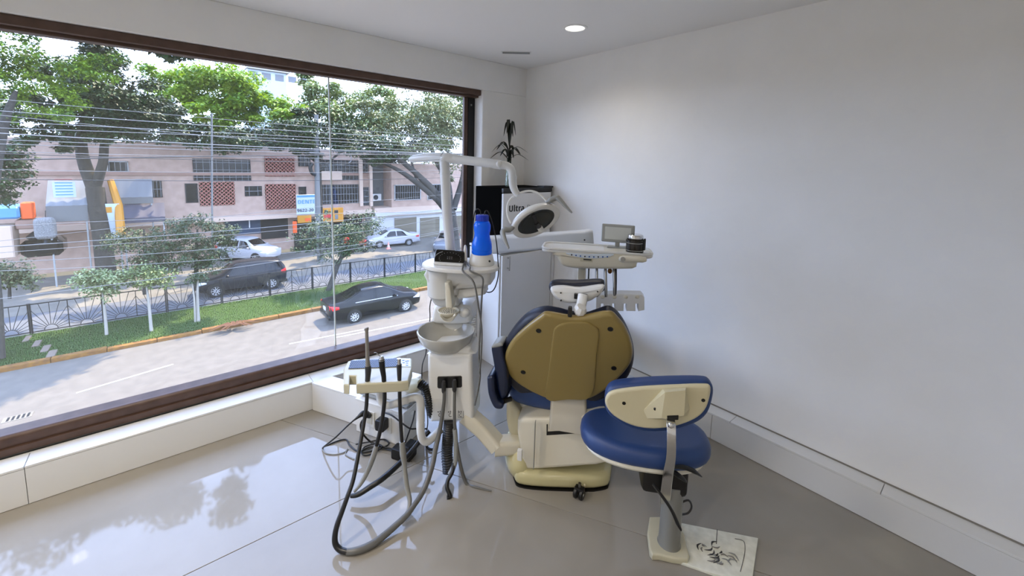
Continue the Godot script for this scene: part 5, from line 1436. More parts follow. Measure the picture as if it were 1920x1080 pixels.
	put("tank_neck", mb().add(slab(closed_smooth([Vector2(-0.154,0.879), Vector2(-0.016,0.895), Vector2(-0.008,0.861), Vector2(-0.011,0.829), Vector2(-0.079,0.820), Vector2(-0.134,0.826)], 3), -0.25, -0.14, 0.02, 3), 45), M.white_tank, t)
	put("tank_outlet", mb().add(slab(closed_smooth([Vector2(-0.013,0.924), Vector2(0.117,0.946), Vector2(0.131,0.912), Vector2(0.124,0.902), Vector2(0.031,0.879), Vector2(-0.007,0.874)], 2), -0.25, -0.13, 0.015, 3), 45), M.white, t)
	# oval tray on top
	var tl := Vector3(-0.198,1.03,-0.16)
	var tr := Vector3(0.205,1.071,-0.16)
	var ov := []
	for k in 40:
		var a := TAU * k / 40
		ov.append(Vector2((tl.x + tr.x) / 2 + (tr.x - tl.x) / 2 * signf(cos(a)) * pow(absf(cos(a)), 0.8), 0.135 * signf(sin(a)) * pow(absf(sin(a)), 0.8)))
	put("top_tray", mb().add(slab(ov, 0.0, 0.022, 0.007, 3), 45, Transform3D(Basis(Vector3(1, 0, 0), Vector3(0, 0, 1), Vector3(0, 1, 0)), Vector3(0, (tl.y + tr.y) / 2 - 0.014, -0.16))), M.white, t)
	# arm that carries the column from the chair
	var rp := rrect(0.09, 0.075, 0.02, 3)
	for seg in [[Vector3(0.063,0.306,-0.044), Vector3(0.157,0.239,-0.038), Vector3(0.241,0.166,-0.021)], [Vector3(0.22,0.165,-0.018), Vector3(0.282,0.166,-0.037), Vector3(0.344,0.159,-0.065)]]:
		put("carrier_arm", mb().add(sweep(rp, seg, [Vector2.ONE, Vector2.ONE, Vector2.ONE]), 35), M.white_warm, t)
	# ---- things on the tray
	var ty: float = (tl.y + tr.y) / 2 + 0.008
	var ux := func(p: Vector3) -> Vector3: return t.transform * p
	var sc2 := thing("control_console", "black glossy console with a ring of touch dots on the rinse column's tray", "console", ux.call(Vector3(-0.04712273005312817, ty, -0.10)), 42.0)
	var face := closed_smooth([Vector2(-0.079, 0.012), Vector2(-0.076, 0.07), Vector2(-0.066, 0.078), Vector2(0.07, 0.076), Vector2(0.077, 0.068), Vector2(0.078, 0.012)], 1)
	var tilt := Basis(Vector3.RIGHT, -0.25)
	put("base", mb().add(box(Vector3(-0.077, 0.0, -0.09), Vector3(0.077, 0.014, 0.012), 0.005), 40), M.white, sc2)
	put("housing", mb().add(slab(face, -0.05, 0.0, 0.006, 3), 45, Transform3D(tilt, Vector3.ZERO)), M.gloss_black, sc2)
	var rim := []
	for k in 14:
		var a := deg_to_rad(200.0 - 130.0 * k / 13)
		rim.append(tilt * Vector3(0.005 + 0.082 * cos(a), 0.028 + 0.045 * sin(a) - 0.0, 0.0008))
	put("rim_line", mb().add(tube(rim.slice(0, 9), 0.0014, 5), 60), M.grey, sc2)
	mat("dot_print", Color(0.6, 0.6, 0.62), 0.5)
	var dots := mb()
	for k in 15:
		var a := deg_to_rad(205.0 - 230.0 * k / 14)
		var c := Vector3(0.004 + 0.056 * cos(a), 0.034 + 0.03 * sin(a), 0.0)
		dots.add(cyl(c, c + Vector3(0, 0, 0.001), 0.0014, 0.0014, 8), 30, Transform3D(tilt, Vector3.ZERO))
	for k in 6:
		var c := Vector3(-0.01 + 0.011 * (k % 3), 0.032 + 0.008 * (k / 3), 0.0)
		dots.add(box(c, c + Vector3(0.004, 0.002, 0.001)), 30, Transform3D(tilt, Vector3.ZERO))
	put("touch_dots", dots, M.dot_print, sc2)
	var bt := thing("water_bottle", "bright blue squeeze bottle with two tubes standing in a white scaler base", "bottle", ux.call(Vector3(0.10994312526124755, ty + 0.056, -0.16)), 42.0)
	var solid := mat("blue_body", Color(0.03, 0.50, 1.0), 0.18)
	solid.backlight_enabled = true
	solid.backlight = Color(0.0, 0.45, 0.9)
	put("body", mb().add(lathe([Vector2(0, 0), Vector2(0.048, 0.0), Vector2(0.052, 0.006), Vector2(0.052, 0.02), Vector2(0.050, 0.022), Vector2(0.0515, 0.03), Vector2(0.049, 0.06), Vector2(0.041, 0.085), Vector2(0.039, 0.105), Vector2(0.043, 0.13), Vector2(0.043, 0.15), Vector2(0.036, 0.165), Vector2(0.030, 0.17), Vector2(0, 0.17)], 36), 40), solid, bt)
	mat("blue_cap", Color(0.03, 0.2, 0.72), 0.35)
	var cap := mb().add(lathe([Vector2(0, 0.17), Vector2(0.031, 0.17), Vector2(0.032, 0.174), Vector2(0.032, 0.197), Vector2(0.030, 0.20), Vector2(0.012, 0.202), Vector2(0, 0.202)], 32), 35)
	for k in 24:
		var a := TAU * k / 24
		cap.add(cyl(Vector3(cos(a) * 0.032, 0.173, sin(a) * 0.032), Vector3(cos(a) * 0.032, 0.196, sin(a) * 0.032), 0.0014, 0.0014, 6), 60)
	put("cap", cap, M.blue_cap, bt)
	put("tube", mb().add(tube(smooth([Vector3(-0.008, 0.2, 0), Vector3(-0.012, 0.222, 0), Vector3(-0.03, 0.228, 0), Vector3(-0.044, 0.20, -0.01), Vector3(-0.056, 0.12, -0.03), Vector3(-0.062, -0.05, -0.045)]), 0.003, 7), 60), M.black, bt)
	put("tube", mb().add(tube(smooth([Vector3(0.010, 0.2, 0), Vector3(0.016, 0.22, 0), Vector3(0.03, 0.216, 0), Vector3(0.055, 0.16, 0.01), Vector3(0.078, 0.07, 0.02), Vector3(0.088, -0.02, 0.02), Vector3(0.092, -0.1, 0.02), Vector3(0.07, -0.18, 0.0), Vector3(0.03, -0.215, -0.04), Vector3(-0.03, -0.20, -0.06)]), 0.003, 7), 60), M.black, bt)
	var sb := thing("scaler_base", "white moulded ultrasonic scaler base under the blue bottle", "dental device", ux.call(Vector3(0.10994312526124755, ty, -0.16)), 42.0)
	put("housing", mb().add(lathe([Vector2(0, 0), Vector2(0.064, 0.0), Vector2(0.067, 0.006), Vector2(0.062, 0.03), Vector2(0.056, 0.052), Vector2(0.052, 0.056), Vector2(0, 0.056)], 36), 40, Transform3D(Basis().scaled(Vector3(1.0, 1, 0.85)), Vector3.ZERO)), M.white, sb)
	put("knob", mb().add(cyl(Vector3(0.047, 0.028, 0.034), Vector3(0.05, 0.028, 0.042), 0.005), 40), M.black, sb)
	put("handpiece", mb().add(lathe([Vector2(0, 0), Vector2(0.006, 0.0), Vector2(0.009, 0.01), Vector2(0.0095, 0.06), Vector2(0.006, 0.08), Vector2(0.002, 0.085)], 14), 45, Transform3D(Basis(Vector3.FORWARD, -0.03), Vector3(-0.077, 0.018, 0.03))), M.white, sb, "white scaler handpiece standing upright")
	put("handpiece_cable", mb().add(tube(smooth([Vector3(-0.077, 0.02, 0.03), Vector3(-0.074, 0.012, 0.08), Vector3(-0.066, 0.012, 0.125), Vector3(-0.058, -0.006, 0.146)] + [Vector3(0.001,-0.038,0.176),Vector3(0.028,-0.151,0.186),Vector3(0.048,-0.263,0.197),Vector3(0.05,-0.376,0.21),Vector3(0.046,-0.464,0.222)].map(func(q): return q + Vector3(0, 1.05 - ty, 0))), 0.0045, 8), 60), M.cable_grey, sb)
	put("second_cable", mb().add(tube(smooth([Vector3(-0.077, 0.02, 0.03), Vector3(-0.055, 0.016, 0.07), Vector3(-0.03, 0.014, 0.125), Vector3(-0.022, 0.0, 0.147)] + [Vector3(0.038,-0.015,0.158),Vector3(0.04,-0.078,0.165),Vector3(0.039,-0.166,0.176),Vector3(0.038,-0.267,0.188),Vector3(0.038,-0.381,0.202),Vector3(0.047,-0.469,0.212),Vector3(0.042,-0.54,0.221),Vector3(0.028,-0.621,0.233)].map(func(q): return q + Vector3(0, 1.05 - ty, 0))), 0.0045, 8), 60), M.cable_grey, sb)
	# corrugated drain hose under the column and the two hoses plugged into it
	var dh := thing("drain_hose", "grey ribbed drain hose dropping from the rinse column to the floor", "hose", Vector3(1.12,0,1.448))
	var pth := smooth([Vector3(1.112,0.282,1.437), Vector3(1.116,0.202,1.447), Vector3(1.129,0.129,1.461), Vector3(1.152,0.044,1.465)], 16)
	var rb := mb()
	var rr := []
	for k in pth.size(): rr.append(0.026 + (0.0035 if k % 2 == 0 else -0.0015))
	wput("ribbed_sleeve", rb.add(tube(pth, rr, 16), 60), M.dark_grey, dh)
	wput("tail", mb().add(tube(smooth([Vector3(1.188,0.111,1.457), Vector3(1.203,0.081,1.476), Vector3(1.21,0.057,1.503), Vector3(1.226,0.039,1.519), Vector3(1.244,0.02,1.518), Vector3(1.253,0.006,1.517), Vector3(1.247,0.007,1.531)]), 0.010, 8), 60), M.black, dh)
	wput("tail_sleeve", mb().add(tube(smooth([Vector3(1.173,0.275,1.444), Vector3(1.187,0.184,1.445), Vector3(1.191,0.111,1.453), Vector3(1.197,0.068,1.486)]), 0.012, 8), 60), M.grey, dh)
	var h2 := thing("plug_hose", "grey hose from the right plug of the column down to the floor", "hose", Vector3(1.242,0,1.407))
	wput("hose", mb().add(tube(smooth([Vector3(1.143,0.469,1.427), Vector3(1.159,0.391,1.439), Vector3(1.172,0.288,1.443), Vector3(1.196,0.158,1.438), Vector3(1.215,0.047,1.421), Vector3(1.236,-0.002,1.406), Vector3(1.279,0.002,1.385), Vector3(1.342,0.001,1.341)]), radii([0.008, 0.008, 0.0085, 0.009, 0.008, 0.004], 43), 9), 60), M.cable_grey, h2)


func build_lamp():
	var t := thing("operating_lamp", "white dental operating lamp on a tall post with a swing arm and tilted round head", "lamp", Vector3(0.922,1.046,1.331))
	wput("post", mb().add(tube([Vector3(0.946,1.051,1.332), Vector3(0.934,1.135,1.332), Vector3(0.904,1.307,1.335), Vector3(0.873,1.519,1.331)], 0.026, 20), 60), M.white_arm, t)
	wput("post_collar", mb().add(tube([Vector3(0.876,1.508,1.331), Vector3(0.873,1.53,1.33)], 0.0275, 20), 30), M.white_arm, t)
	wput("elbow", mb().add(tube(smooth([Vector3(0.873,1.525,1.33), Vector3(0.867,1.572,1.329), Vector3(0.877,1.597,1.328), Vector3(0.9,1.595,1.309), Vector3(0.926,1.591,1.286)]), radii([0.025, 0.027, 0.027, 0.025, 0.024], 25), 18), 60), M.white_arm, t)
	# short stub with lengthwise ridges pointing left
	var stub := mb().add(tube([Vector3(0.861,1.6,1.331), Vector3(0.74,1.598,1.365), Vector3(0.639,1.588,1.394), Vector3(0.609,1.584,1.398)], [0.026, 0.024, 0.020, 0.012], 18), 60)
	for q in [-6, -2, 2, 6]:
		stub.add(tube([Vector3(0.88,1.599,1.355), Vector3(0.643,1.586,1.405)].map(func(p): return p + Vector3(0, q * 0.0028, 0)), 0.002, 6), 60)
	wput("counterweight_stub", stub, M.white_arm, t)
	wput("swing_arm", mb().add(tube([Vector3(0.915,1.593,1.299), Vector3(1.114,1.574,1.191)], radii([0.024, 0.022], 2), 18), 50), M.white_arm, t)
	wput("joint_sleeve", mb().add(tube([Vector3(1.111,1.573,1.192), Vector3(1.147,1.569,1.169)], 0.0235, 20), 30), M.white_arm, t)
	wput("joint_cap", mb().add(ball(Vector3(1.157,1.572,1.194), Vector3(0.013, 0.015, 0.013), 14), 60), M.white, t)
	wput("elbow", mb().add(tube(smooth([Vector3(1.143,1.569,1.173), Vector3(1.168,1.565,1.152), Vector3(1.188,1.547,1.14), Vector3(1.197,1.507,1.136)]), radii([0.021, 0.02, 0.02, 0.0205], 19), 18), 60), M.white_arm, t)
	wput("drop_arm", mb().add(tube(smooth([Vector3(1.197,1.51,1.136), Vector3(1.201,1.476,1.137), Vector3(1.215,1.445,1.135), Vector3(1.233,1.422,1.125)]), radii([0.0205, 0.02, 0.018, 0.015], 19), 18), 60), M.white_arm, t)
	wput("drop_collar", mb().add(tube([Vector3(1.197,1.511,1.136), Vector3(1.198,1.502,1.136)], 0.0225, 20), 30), M.white_arm, t)
	# yoke: a slim ring from the arm's end round to both sides of the head
	var yk := [Vector3(1.247,1.286,1.181), Vector3(1.226,1.321,1.185), Vector3(1.212,1.359,1.178), Vector3(1.207,1.392,1.162), Vector3(1.218,1.418,1.137), Vector3(1.245,1.438,1.108), Vector3(1.277,1.445,1.084), Vector3(1.311,1.434,1.062), Vector3(1.338,1.412,1.05), Vector3(1.361,1.388,1.043)]
	wput("yoke", mb().add(tube(smooth(yk), 0.0055, 10), 60), M.white, t)
	# head: tilted shallow dish, the lens looks down and towards us
	var c := Vector3(1.318,1.297,1.08)
	var right := (Vector3(1.38,1.361,0.994) - Vector3(1.236,1.238,1.187)).normalized()
	var view := (Vector3(2.795, 1.58, 2.478) - c).normalized()
	var nrm := (view * 0.72 - Vector3.UP * 0.70)
	nrm = (nrm - right * nrm.dot(right)).normalized()
	var bas := Basis(right, nrm, right.cross(nrm))
	var xf := Transform3D(bas.scaled_local(Vector3(1.06, 0.95, 0.74)), c)
	var head := wput("head_housing", mb().add(lathe([Vector2(0, -0.075), Vector2(0.05, -0.07), Vector2(0.09, -0.052), Vector2(0.116, -0.026), Vector2(0.122, -0.006), Vector2(0.120, 0.004), Vector2(0.110, 0.008), Vector2(0.092, 0.003), Vector2(0.088, -0.004), Vector2(0, -0.004)], 48), 60, xf), M.white, t)
	mat("lens", Color(0.25, 0.26, 0.25), 0.1, 0.0, 0.6)
	mat("reflector", Color(0.36, 0.37, 0.36), 0.12, 0.6)
	wput("reflector", mb().add(lathe([Vector2(0, -0.006), Vector2(0.092, 0.002), Vector2(0.089, 0.0045), Vector2(0.074, 0.002), Vector2(0, -0.0025)], 48), 50, xf), M.reflector, head)
	wput("lens", mb().add(lathe([Vector2(0, 0.0), Vector2(0.074, 0.001), Vector2(0.074, 0.004), Vector2(0.05, 0.006), Vector2(0, 0.007)], 48), 60, xf), M.lens, head)
	var bulb := mb()
	bulb.add(cyl(Vector3(-0.002, 0.006, 0.006), Vector3(0.006, 0.02, 0.05), 0.012, 0.012, 16), 40, Transform3D(bas, c))
	bulb.add(box(Vector3(-0.008, 0.006, -0.06), Vector3(0.006, 0.011, 0.01), 0.002), 40, Transform3D(bas, c))
	wput("lamp_holder", bulb, M.dark_grey, head)
	wput("lamp_cap", mb().add(cyl(Vector3(0.004, 0.016, 0.03), Vector3(0.006, 0.022, 0.055), 0.0145, 0.0145, 16, 0.002), 40, Transform3D(bas, c)), M.white, head)
	for q in [[[Vector3(1.357,1.393,1.046), Vector3(1.376,1.409,1.037), Vector3(1.398,1.419,1.024), Vector3(1.414,1.412,1.022), Vector3(1.449,1.384,1.016), Vector3(1.486,1.355,1.01)], 0], [[Vector3(1.263,1.27,1.18), Vector3(1.267,1.26,1.21), Vector3(1.263,1.261,1.23), Vector3(1.265,1.25,1.245), Vector3(1.29,1.218,1.253), Vector3(1.322,1.183,1.253)], 1]]:
		var p := smooth(q[0])
		wput("handle", mb().add(tube(p, radii([0.012, 0.018, 0.018, 0.015, 0.0115, 0.005], p.size()), 12, 0.75), 60), M.handle_grey, t)



func build_table():
	var o := Vector3(1.444,0,0.744)
	var t := thing("instrument_table", "white dentist's instrument table on a swing arm with a blue-lettered key panel", "instrument table", o, 39.0)
	# wide square arm behind, from the left
	var arm := put("swing_arm", mb().add(sweep(rrect(0.09, 0.098, 0.02, 4), [Vector3(-0.705,1.062,-0.298),Vector3(-0.386,1.105,-0.303),Vector3(-0.066,1.153,-0.309)], [Vector2(1.0, 1.15), Vector2(0.95, 1.0), Vector2(0.9, 0.85)]), 40), M.white_arm, t)
	put("arm_end_cap", mb().add(sweep(rrect(0.092, 0.1, 0.02, 4), [Vector3(-0.07,1.152,-0.31),Vector3(-0.048,1.155,-0.31),Vector3(-0.032,1.157,-0.312)], [Vector2(0.9, 0.86), Vector2(0.92, 0.88), Vector2(0.8, 0.8)]), 40), M.white_arm, t)
	put("arm_screw", mb().add(ball(Vector3(-0.077,1.144,-0.245), Vector3(0.005, 0.005, 0.003), 10)), M.dark_grey, arm)
	# tray with a raised lip
	var y0 := 1.146
	var x0 := -0.291
	var x1 := 0.267
	var out := rrect(x1 - x0, 0.18, 0.045, 6)
	var cx: float = (x0 + x1) / 2
	var hz := Basis(Vector3(1, 0, 0), Vector3(0, 0, 1), Vector3(0, 1, 0))
	put("tray", mb().add(slab(out, -0.02, 0.0, 0.008, 3), 45, Transform3D(hz, Vector3(cx, y0, 0))), M.white, t)
	var lip := []
	for q in out + [out[0]]: lip.append(Vector3(cx + q.x * 0.985, y0 + 0.001, q.y * 0.975))
	put("tray_lip", mb().add(tube(lip, 0.007, 8), 60), M.white, t)
	# moulded body under it
	var body := put("body", mb().add(slab(closed_smooth([Vector2(-0.210,1.132), Vector2(0.199,1.151), Vector2(0.197,1.120), Vector2(0.189,1.095), Vector2(0.169,1.072), Vector2(0.004,1.059), Vector2(-0.114,1.053), Vector2(-0.174,1.062), Vector2(-0.195,1.082), Vector2(-0.205,1.107)], 2), -0.12, 0.1, 0.02, 3), 45), M.white_warm, t)
	put("key_panel", mb().add(slab(closed_smooth([Vector2(-0.162,1.133), Vector2(-0.049,1.136), Vector2(0.072,1.143), Vector2(0.044,1.125), Vector2(-0.038,1.113), Vector2(-0.117,1.118)], 3), 0.095, 0.104, 0.002, 1, false), 40), M.sign_panel, body, "pale blue-white key panel")
	for k in 9:
		var px := Vector3(-0.13235106569286229 + k * 0.022, 1.1284943001959777 - 0.006 * sin(PI * (k + 1) / 9.0), 0.104)
		put("key", mb().add(cyl(px, px + Vector3(0, 0, 0.0012), 0.004, 0.004, 8), 40), M.print_blue if k % 3 else M.dark_grey, body)
	put("name_plate", mb().add(box(Vector3(-0.088,1.095,0.1), Vector3(-0.028,1.114,0.102), 0.001, 1), 40), M.ivory_side, body)
	put("plate_print", mb().add(box(Vector3(-0.073,1.103,0.102), Vector3(-0.033,1.11,0.103))), M.dark_grey, body)
	put("handle", mb().add(tube([Vector3(0.108,1.124,0.12),Vector3(0.117,1.127,0.13),Vector3(0.172,1.132,0.135),Vector3(0.21,1.132,0.13),Vector3(0.225,1.132,0.125)], [0.014, 0.0175, 0.016, 0.0155, 0.011], 16), 50), M.white_warm, t)
	put("handle_knob", mb().add(cyl(Vector3(0.116,1.131,0.146), Vector3(0.115,1.133,0.156), 0.012, 0.011, 18), 40), M.steel, t)
	put("support_column", mb().add(box(Vector3(-0.102,0.86,-0.07), Vector3(-0.058,1.032,0.01), 0.008), 40), M.white_warm, t)
	for q in [[Vector3(-0.044,1.05,0.05),Vector3(-0.043,0.909,0.08),0.004],[Vector3(-0.004,1.053,0.05),Vector3(0.003,0.913,0.08),0.007],[Vector3(0.039,1.056,0.05),Vector3(0.048,0.917,0.08),0.008],[Vector3(0.081,1.059,0.05),Vector3(0.09,0.92,0.08),0.007],[Vector3(0.092,1.06,0.05),Vector3(0.095,0.921,0.08),0.005]]:
		put("instrument_tube", mb().add(tube([q[0], q[0].lerp(q[1], 0.5) + Vector3(0, 0, 0.02), q[1]], q[2], 8), 60), M.steel if q[2] > 0.0065 else M.black, t)
	put("tube_fitting", mb().add(ball(Vector3(0.062,1.046,0.06), Vector3(0.012, 0.014, 0.012), 12)), M.brass, t)
	# holder with notches for the handpieces
	var hd := thing("handpiece_holder", "white plastic holder with four notches hanging below the instrument table", "holder", Vector3(1.58,0.836,0.714), 36.0)
	wput("notched_bar", mb().add(slab([Vector2(0.000,0.909), Vector2(0.021,0.924), Vector2(0.124,0.938), Vector2(0.223,0.944), Vector2(0.236,0.930), Vector2(0.240,0.864), Vector2(0.210,0.855), Vector2(0.207,0.894), Vector2(0.194,0.893), Vector2(0.197,0.854), Vector2(0.152,0.851), Vector2(0.150,0.889), Vector2(0.137,0.888), Vector2(0.139,0.849), Vector2(0.096,0.846), Vector2(0.094,0.884), Vector2(0.081,0.883), Vector2(0.083,0.845), Vector2(0.040,0.842), Vector2(0.038,0.879), Vector2(0.025,0.878), Vector2(0.027,0.841), Vector2(0.001,0.841)], 0.015, 0.085, 0.004, 2), 35, t.transform), M.white, hd)
	for q in [Vector3(0.032,0.914,0.085),Vector3(0.09,0.919,0.085),Vector3(0.145,0.924,0.085),Vector3(0.201,0.929,0.085)]:
		wput("socket_dimple", mb().add(ball(q, Vector3(0.011, 0.009, 0.003), 12), 60, t.transform), M.white_warm, hd)
	# small framed panel standing on the tray
	var tb := thing("viewing_screen", "small grey-framed pale viewing screen standing at the back of the instrument tray", "screen", t.transform * Vector3(0.09840332600601107, y0, -0.06), 32.0)
	put("frame", mb().add(box(Vector3(-0.085, 0.028, -0.008), Vector3(0.085, 0.125, 0.008), 0.006, 3), 40), M.frame_grey, tb)
	put("screen", mb().add(box(Vector3(-0.067, 0.044, 0.007), Vector3(0.067, 0.111, 0.0095), 0.001, 1), 40), M.screen_pale, tb)
	put("neck", mb().add(box(Vector3(-0.012, 0.0, -0.006), Vector3(0.012, 0.03, 0.006), 0.003), 40), M.frame_grey, tb)
	put("foot", mb().add(box(Vector3(-0.05, 0.0, -0.03), Vector3(0.05, 0.006, 0.03), 0.003), 40), M.frame_grey, tb)
	var j := thing("steel_canister", "small dark chromed canister with a clasp at the right of the instrument tray", "canister", t.transform * Vector3(0.1798128936016322, y0, 0.03), 20.0)
	put("body", mb().add(lathe([Vector2(0, 0), Vector2(0.042, 0.0), Vector2(0.044, 0.004), Vector2(0.044, 0.055), Vector2(0.046, 0.057), Vector2(0.046, 0.064), Vector2(0.042, 0.066), Vector2(0.042, 0.07), Vector2(0, 0.07)], 36), 35), M.dark_chrome, j)
	put("lid", mb().add(lathe([Vector2(0, 0.07), Vector2(0.038, 0.07), Vector2(0.04, 0.074), Vector2(0.038, 0.088), Vector2(0.034, 0.091), Vector2(0, 0.091)], 36), 35), M.chrome, j)
	for y in [0.012, 0.05]: put("band", mb().add(lathe([Vector2(0.043, y - 0.003), Vector2(0.0455, y), Vector2(0.043, y + 0.003)], 36), 50), M.chrome, j)
	put("clasp", mb().add(box(Vector3(0.042, 0.015, -0.008), Vector3(0.052, 0.075, 0.008), 0.004), 40), M.black, j)
	put("wire_handle", mb().add(tube(smooth([Vector3(-0.042, 0.055, 0.01), Vector3(-0.06, 0.048, 0.016), Vector3(-0.066, 0.044, 0.02)]), 0.003, 6), 60), M.steel, j)



func build_assistant():
	var t := thing("suction_holder", "ivory tray on a bent white pipe with a perforated mat and three suction handpieces", "instrument holder", Vector3(0.933,0,1.753), 44.0)
	var y1: float = 0.542 + 0.028
	var hz := Transform3D(Basis(Vector3(1, 0, 0), Vector3(0, 0, 1), Vector3(0, 1, 0)), Vector3(0, y1, 0))
	# plate: outline on its top plane, the notch for a missing handpiece at the left
	var top := [Vector2(-0.155,-0.009), Vector2(-0.172,-0.084), Vector2(-0.149,-0.111), Vector2(0.097,-0.165), Vector2(0.133,-0.162), Vector2(0.169,-0.065), Vector2(0.193,0.053), Vector2(0.164,0.070), Vector2(0.091,0.088), Vector2(-0.027,0.118), Vector2(-0.065,0.045), Vector2(-0.093,0.049), Vector2(-0.056,0.125), Vector2(-0.084,0.125)]
	put("plate", mb().add(slab(top, -0.05, 0.0, 0.008, 3), 40, hz), M.ivory_side, t)
	put("perforated_mat", mb().add(slab([Vector2(-0.129,-0.007), Vector2(-0.156,-0.086), Vector2(0.064,-0.148), Vector2(0.104,-0.066)], 0.0, 0.003), 30, hz), M.mat_blue, t)
	var holes := mb()
	var q := [Vector2(-0.127,-0.003), Vector2(-0.154,-0.081), Vector2(0.066,-0.143), Vector2(0.106,-0.061)]
	for i in 26:
		for j in 8:
			var u := (i + (0.5 if j % 2 else 0.0) + 0.3) / 26.8
			var w := (j + 0.5) / 8.0
			var p: Vector2 = q[1].lerp(q[2], u).lerp(q[0].lerp(q[3], u), w)
			holes.add(box(Vector3(p.x - 0.0022, y1 + 0.002, p.y - 0.003), Vector3(p.x + 0.0022, y1 + 0.004, p.y + 0.003)), 30)
	tag(put("mat_holes", holes, M.print_black, t), "", "", "", "stuff")
	put("key_plate", mb().add(slab([Vector2(0.109,-0.067), Vector2(0.076,-0.144), Vector2(0.125,-0.158), Vector2(0.158,-0.074)], 0.0, 0.002), 30, hz), M.sign_panel, t)
	for p in [Vector2(0.100,-0.129), Vector2(0.118,-0.123), Vector2(0.111,-0.105), Vector2(0.128,-0.105), Vector2(0.125,-0.127), Vector2(0.136,-0.083)]:
		put("key_mark", mb().add(box(Vector3(p.x - 0.006, y1 + 0.001, p.y - 0.003), Vector3(p.x + 0.006, y1 + 0.003, p.y + 0.003)), 30), M.print_blue, t)
	# pipe that carries the plate from the column
	wput("pipe", mb().add(tube(smooth([Vector3(0.938,0.522,1.724), Vector3(0.944,0.464,1.727), Vector3(0.956,0.418,1.722), Vector3(0.977,0.403,1.699), Vector3(1.009,0.417,1.659), Vector3(1.034,0.431,1.596), Vector3(1.053,0.426,1.574), Vector3(1.06,0.398,1.571), Vector3(1.066,0.341,1.574), Vector3(1.074,0.274,1.578), Vector3(1.076,0.224,1.569), Vector3(1.083,0.205,1.549), Vector3(1.081,0.208,1.519), Vector3(1.071,0.228,1.464)]), 0.0195, 14), 60), M.white, t)
	wput("pipe_joint", mb().add(tube([Vector3(1.07,0.308,1.576), Vector3(1.071,0.3,1.576)], 0.0205, 16), 40), M.white, t)
	# handpieces hanging in the plate's front edge
	var h1 := wput("suction_tube", mb().add(tube([Vector3(0.983,0.817,1.803), Vector3(0.984,0.814,1.802), Vector3(0.986,0.8,1.802), Vector3(0.996,0.687,1.804), Vector3(0.998,0.637,1.803)], [0.0105, 0.0105, 0.0075, 0.0085, 0.0115], 14), 50), M.tube_grey, t)
	wput("suction_grip", mb().add(tube([Vector3(0.998,0.642,1.803), Vector3(0.998,0.621,1.802), Vector3(0.998,0.593,1.804), Vector3(0.995,0.549,1.807)], [0.0135, 0.014, 0.012, 0.0105], 14), 50), M.dark_grey, h1)
	var h2 := wput("syringe_body", mb().add(tube([Vector3(1.034,0.672,1.753), Vector3(1.041,0.634,1.753), Vector3(1.044,0.592,1.748), Vector3(1.046,0.546,1.747)], [0.014, 0.013, 0.011, 0.0095], 14), 50), M.black, t)
	wput("syringe_collar", mb().add(tube([Vector3(1.032,0.687,1.753), Vector3(1.035,0.667,1.753)], [0.009, 0.0145], 14), 50), M.chrome, h2)
	wput("syringe_nozzle", mb().add(tube(smooth([Vector3(1.031,0.684,1.755), Vector3(1.031,0.699,1.768), Vector3(1.032,0.711,1.779), Vector3(1.032,0.713,1.788)]), 0.0022, 8), 60), M.chrome, h2)
	var h3 := wput("small_suction_tip", mb().add(tube([Vector3(1.076,0.674,1.688), Vector3(1.079,0.645,1.689)], [0.0085, 0.0085], 12), 50), M.chrome, t)
	wput("small_suction_grip", mb().add(tube([Vector3(1.079,0.648,1.689), Vector3(1.08,0.604,1.689), Vector3(1.079,0.572,1.688)], [0.012, 0.0105, 0.009], 12), 50), M.dark_grey, h3)
	# hoses: each from its handpiece to the floor and back up
	var o := thing("suction_hose", "longest hose, looping over the floor from the tallest suction tube to the column plug", "hose", Vector3(1.24,0,1.982))
	wput("dark_hose", mb().add(tube(smooth([Vector3(0.994,0.559,1.806), Vector3(1.022,0.468,1.822), Vector3(1.051,0.39,1.849), Vector3(1.097,0.306,1.888), Vector3(1.141,0.229,1.928), Vector3(1.162,0.185,1.959), Vector3(1.174,0.146,1.983), Vector3(1.186,0.104,2.009), Vector3(1.193,0.067,2.022), Vector3(1.203,0.035,2.024), Vector3(1.223,0.017,2.012), Vector3(1.248,0.014,1.991)]), radii([0.0085, 0.0085, 0.0095, 0.0115, 0.0115], 67), 12), 60), M.hose_black, o)
	wput("grey_hose", mb().add(tube(smooth([Vector3(1.244,0.013,1.994), Vector3(1.265,0.015,1.963), Vector3(1.275,0.014,1.919), Vector3(1.276,0.019,1.87), Vector3(1.267,0.029,1.801), Vector3(1.262,0.046,1.742), Vector3(1.246,0.061,1.695), Vector3(1.227,0.077,1.651), Vector3(1.205,0.108,1.61), Vector3(1.17,0.146,1.565), Vector3(1.139,0.195,1.531), Vector3(1.118,0.253,1.498), Vector3(1.11,0.326,1.478), Vector3(1.108,0.4,1.467), Vector3(1.111,0.457,1.468)]), radii([0.0125, 0.0155, 0.0135, 0.011, 0.013, 0.0125, 0.0095, 0.008], 85), 12), 60), M.cable_grey, o)
	o = thing("suction_hose", "taped dark hose from the syringe, turning back as a thick black floor pipe", "hose", Vector3(0.947,0,1.863))
	wput("dark_hose", mb().add(tube(smooth([Vector3(1.046,0.551,1.747), Vector3(1.045,0.477,1.746), Vector3(1.039,0.385,1.755), Vector3(1.037,0.311,1.77), Vector3(1.034,0.254,1.785)]), 0.0092, 12), 60), M.hose_black, o)
	wput("taped_hose", mb().add(tube(smooth([Vector3(1.035,0.261,1.783), Vector3(1.03,0.204,1.799), Vector3(1.021,0.14,1.822), Vector3(1.017,0.093,1.851), Vector3(1.01,0.061,1.881)]), radii([0.011, 0.013, 0.0115, 0.0095, 0.006], 25), 12), 60), M.tape_grey, o)
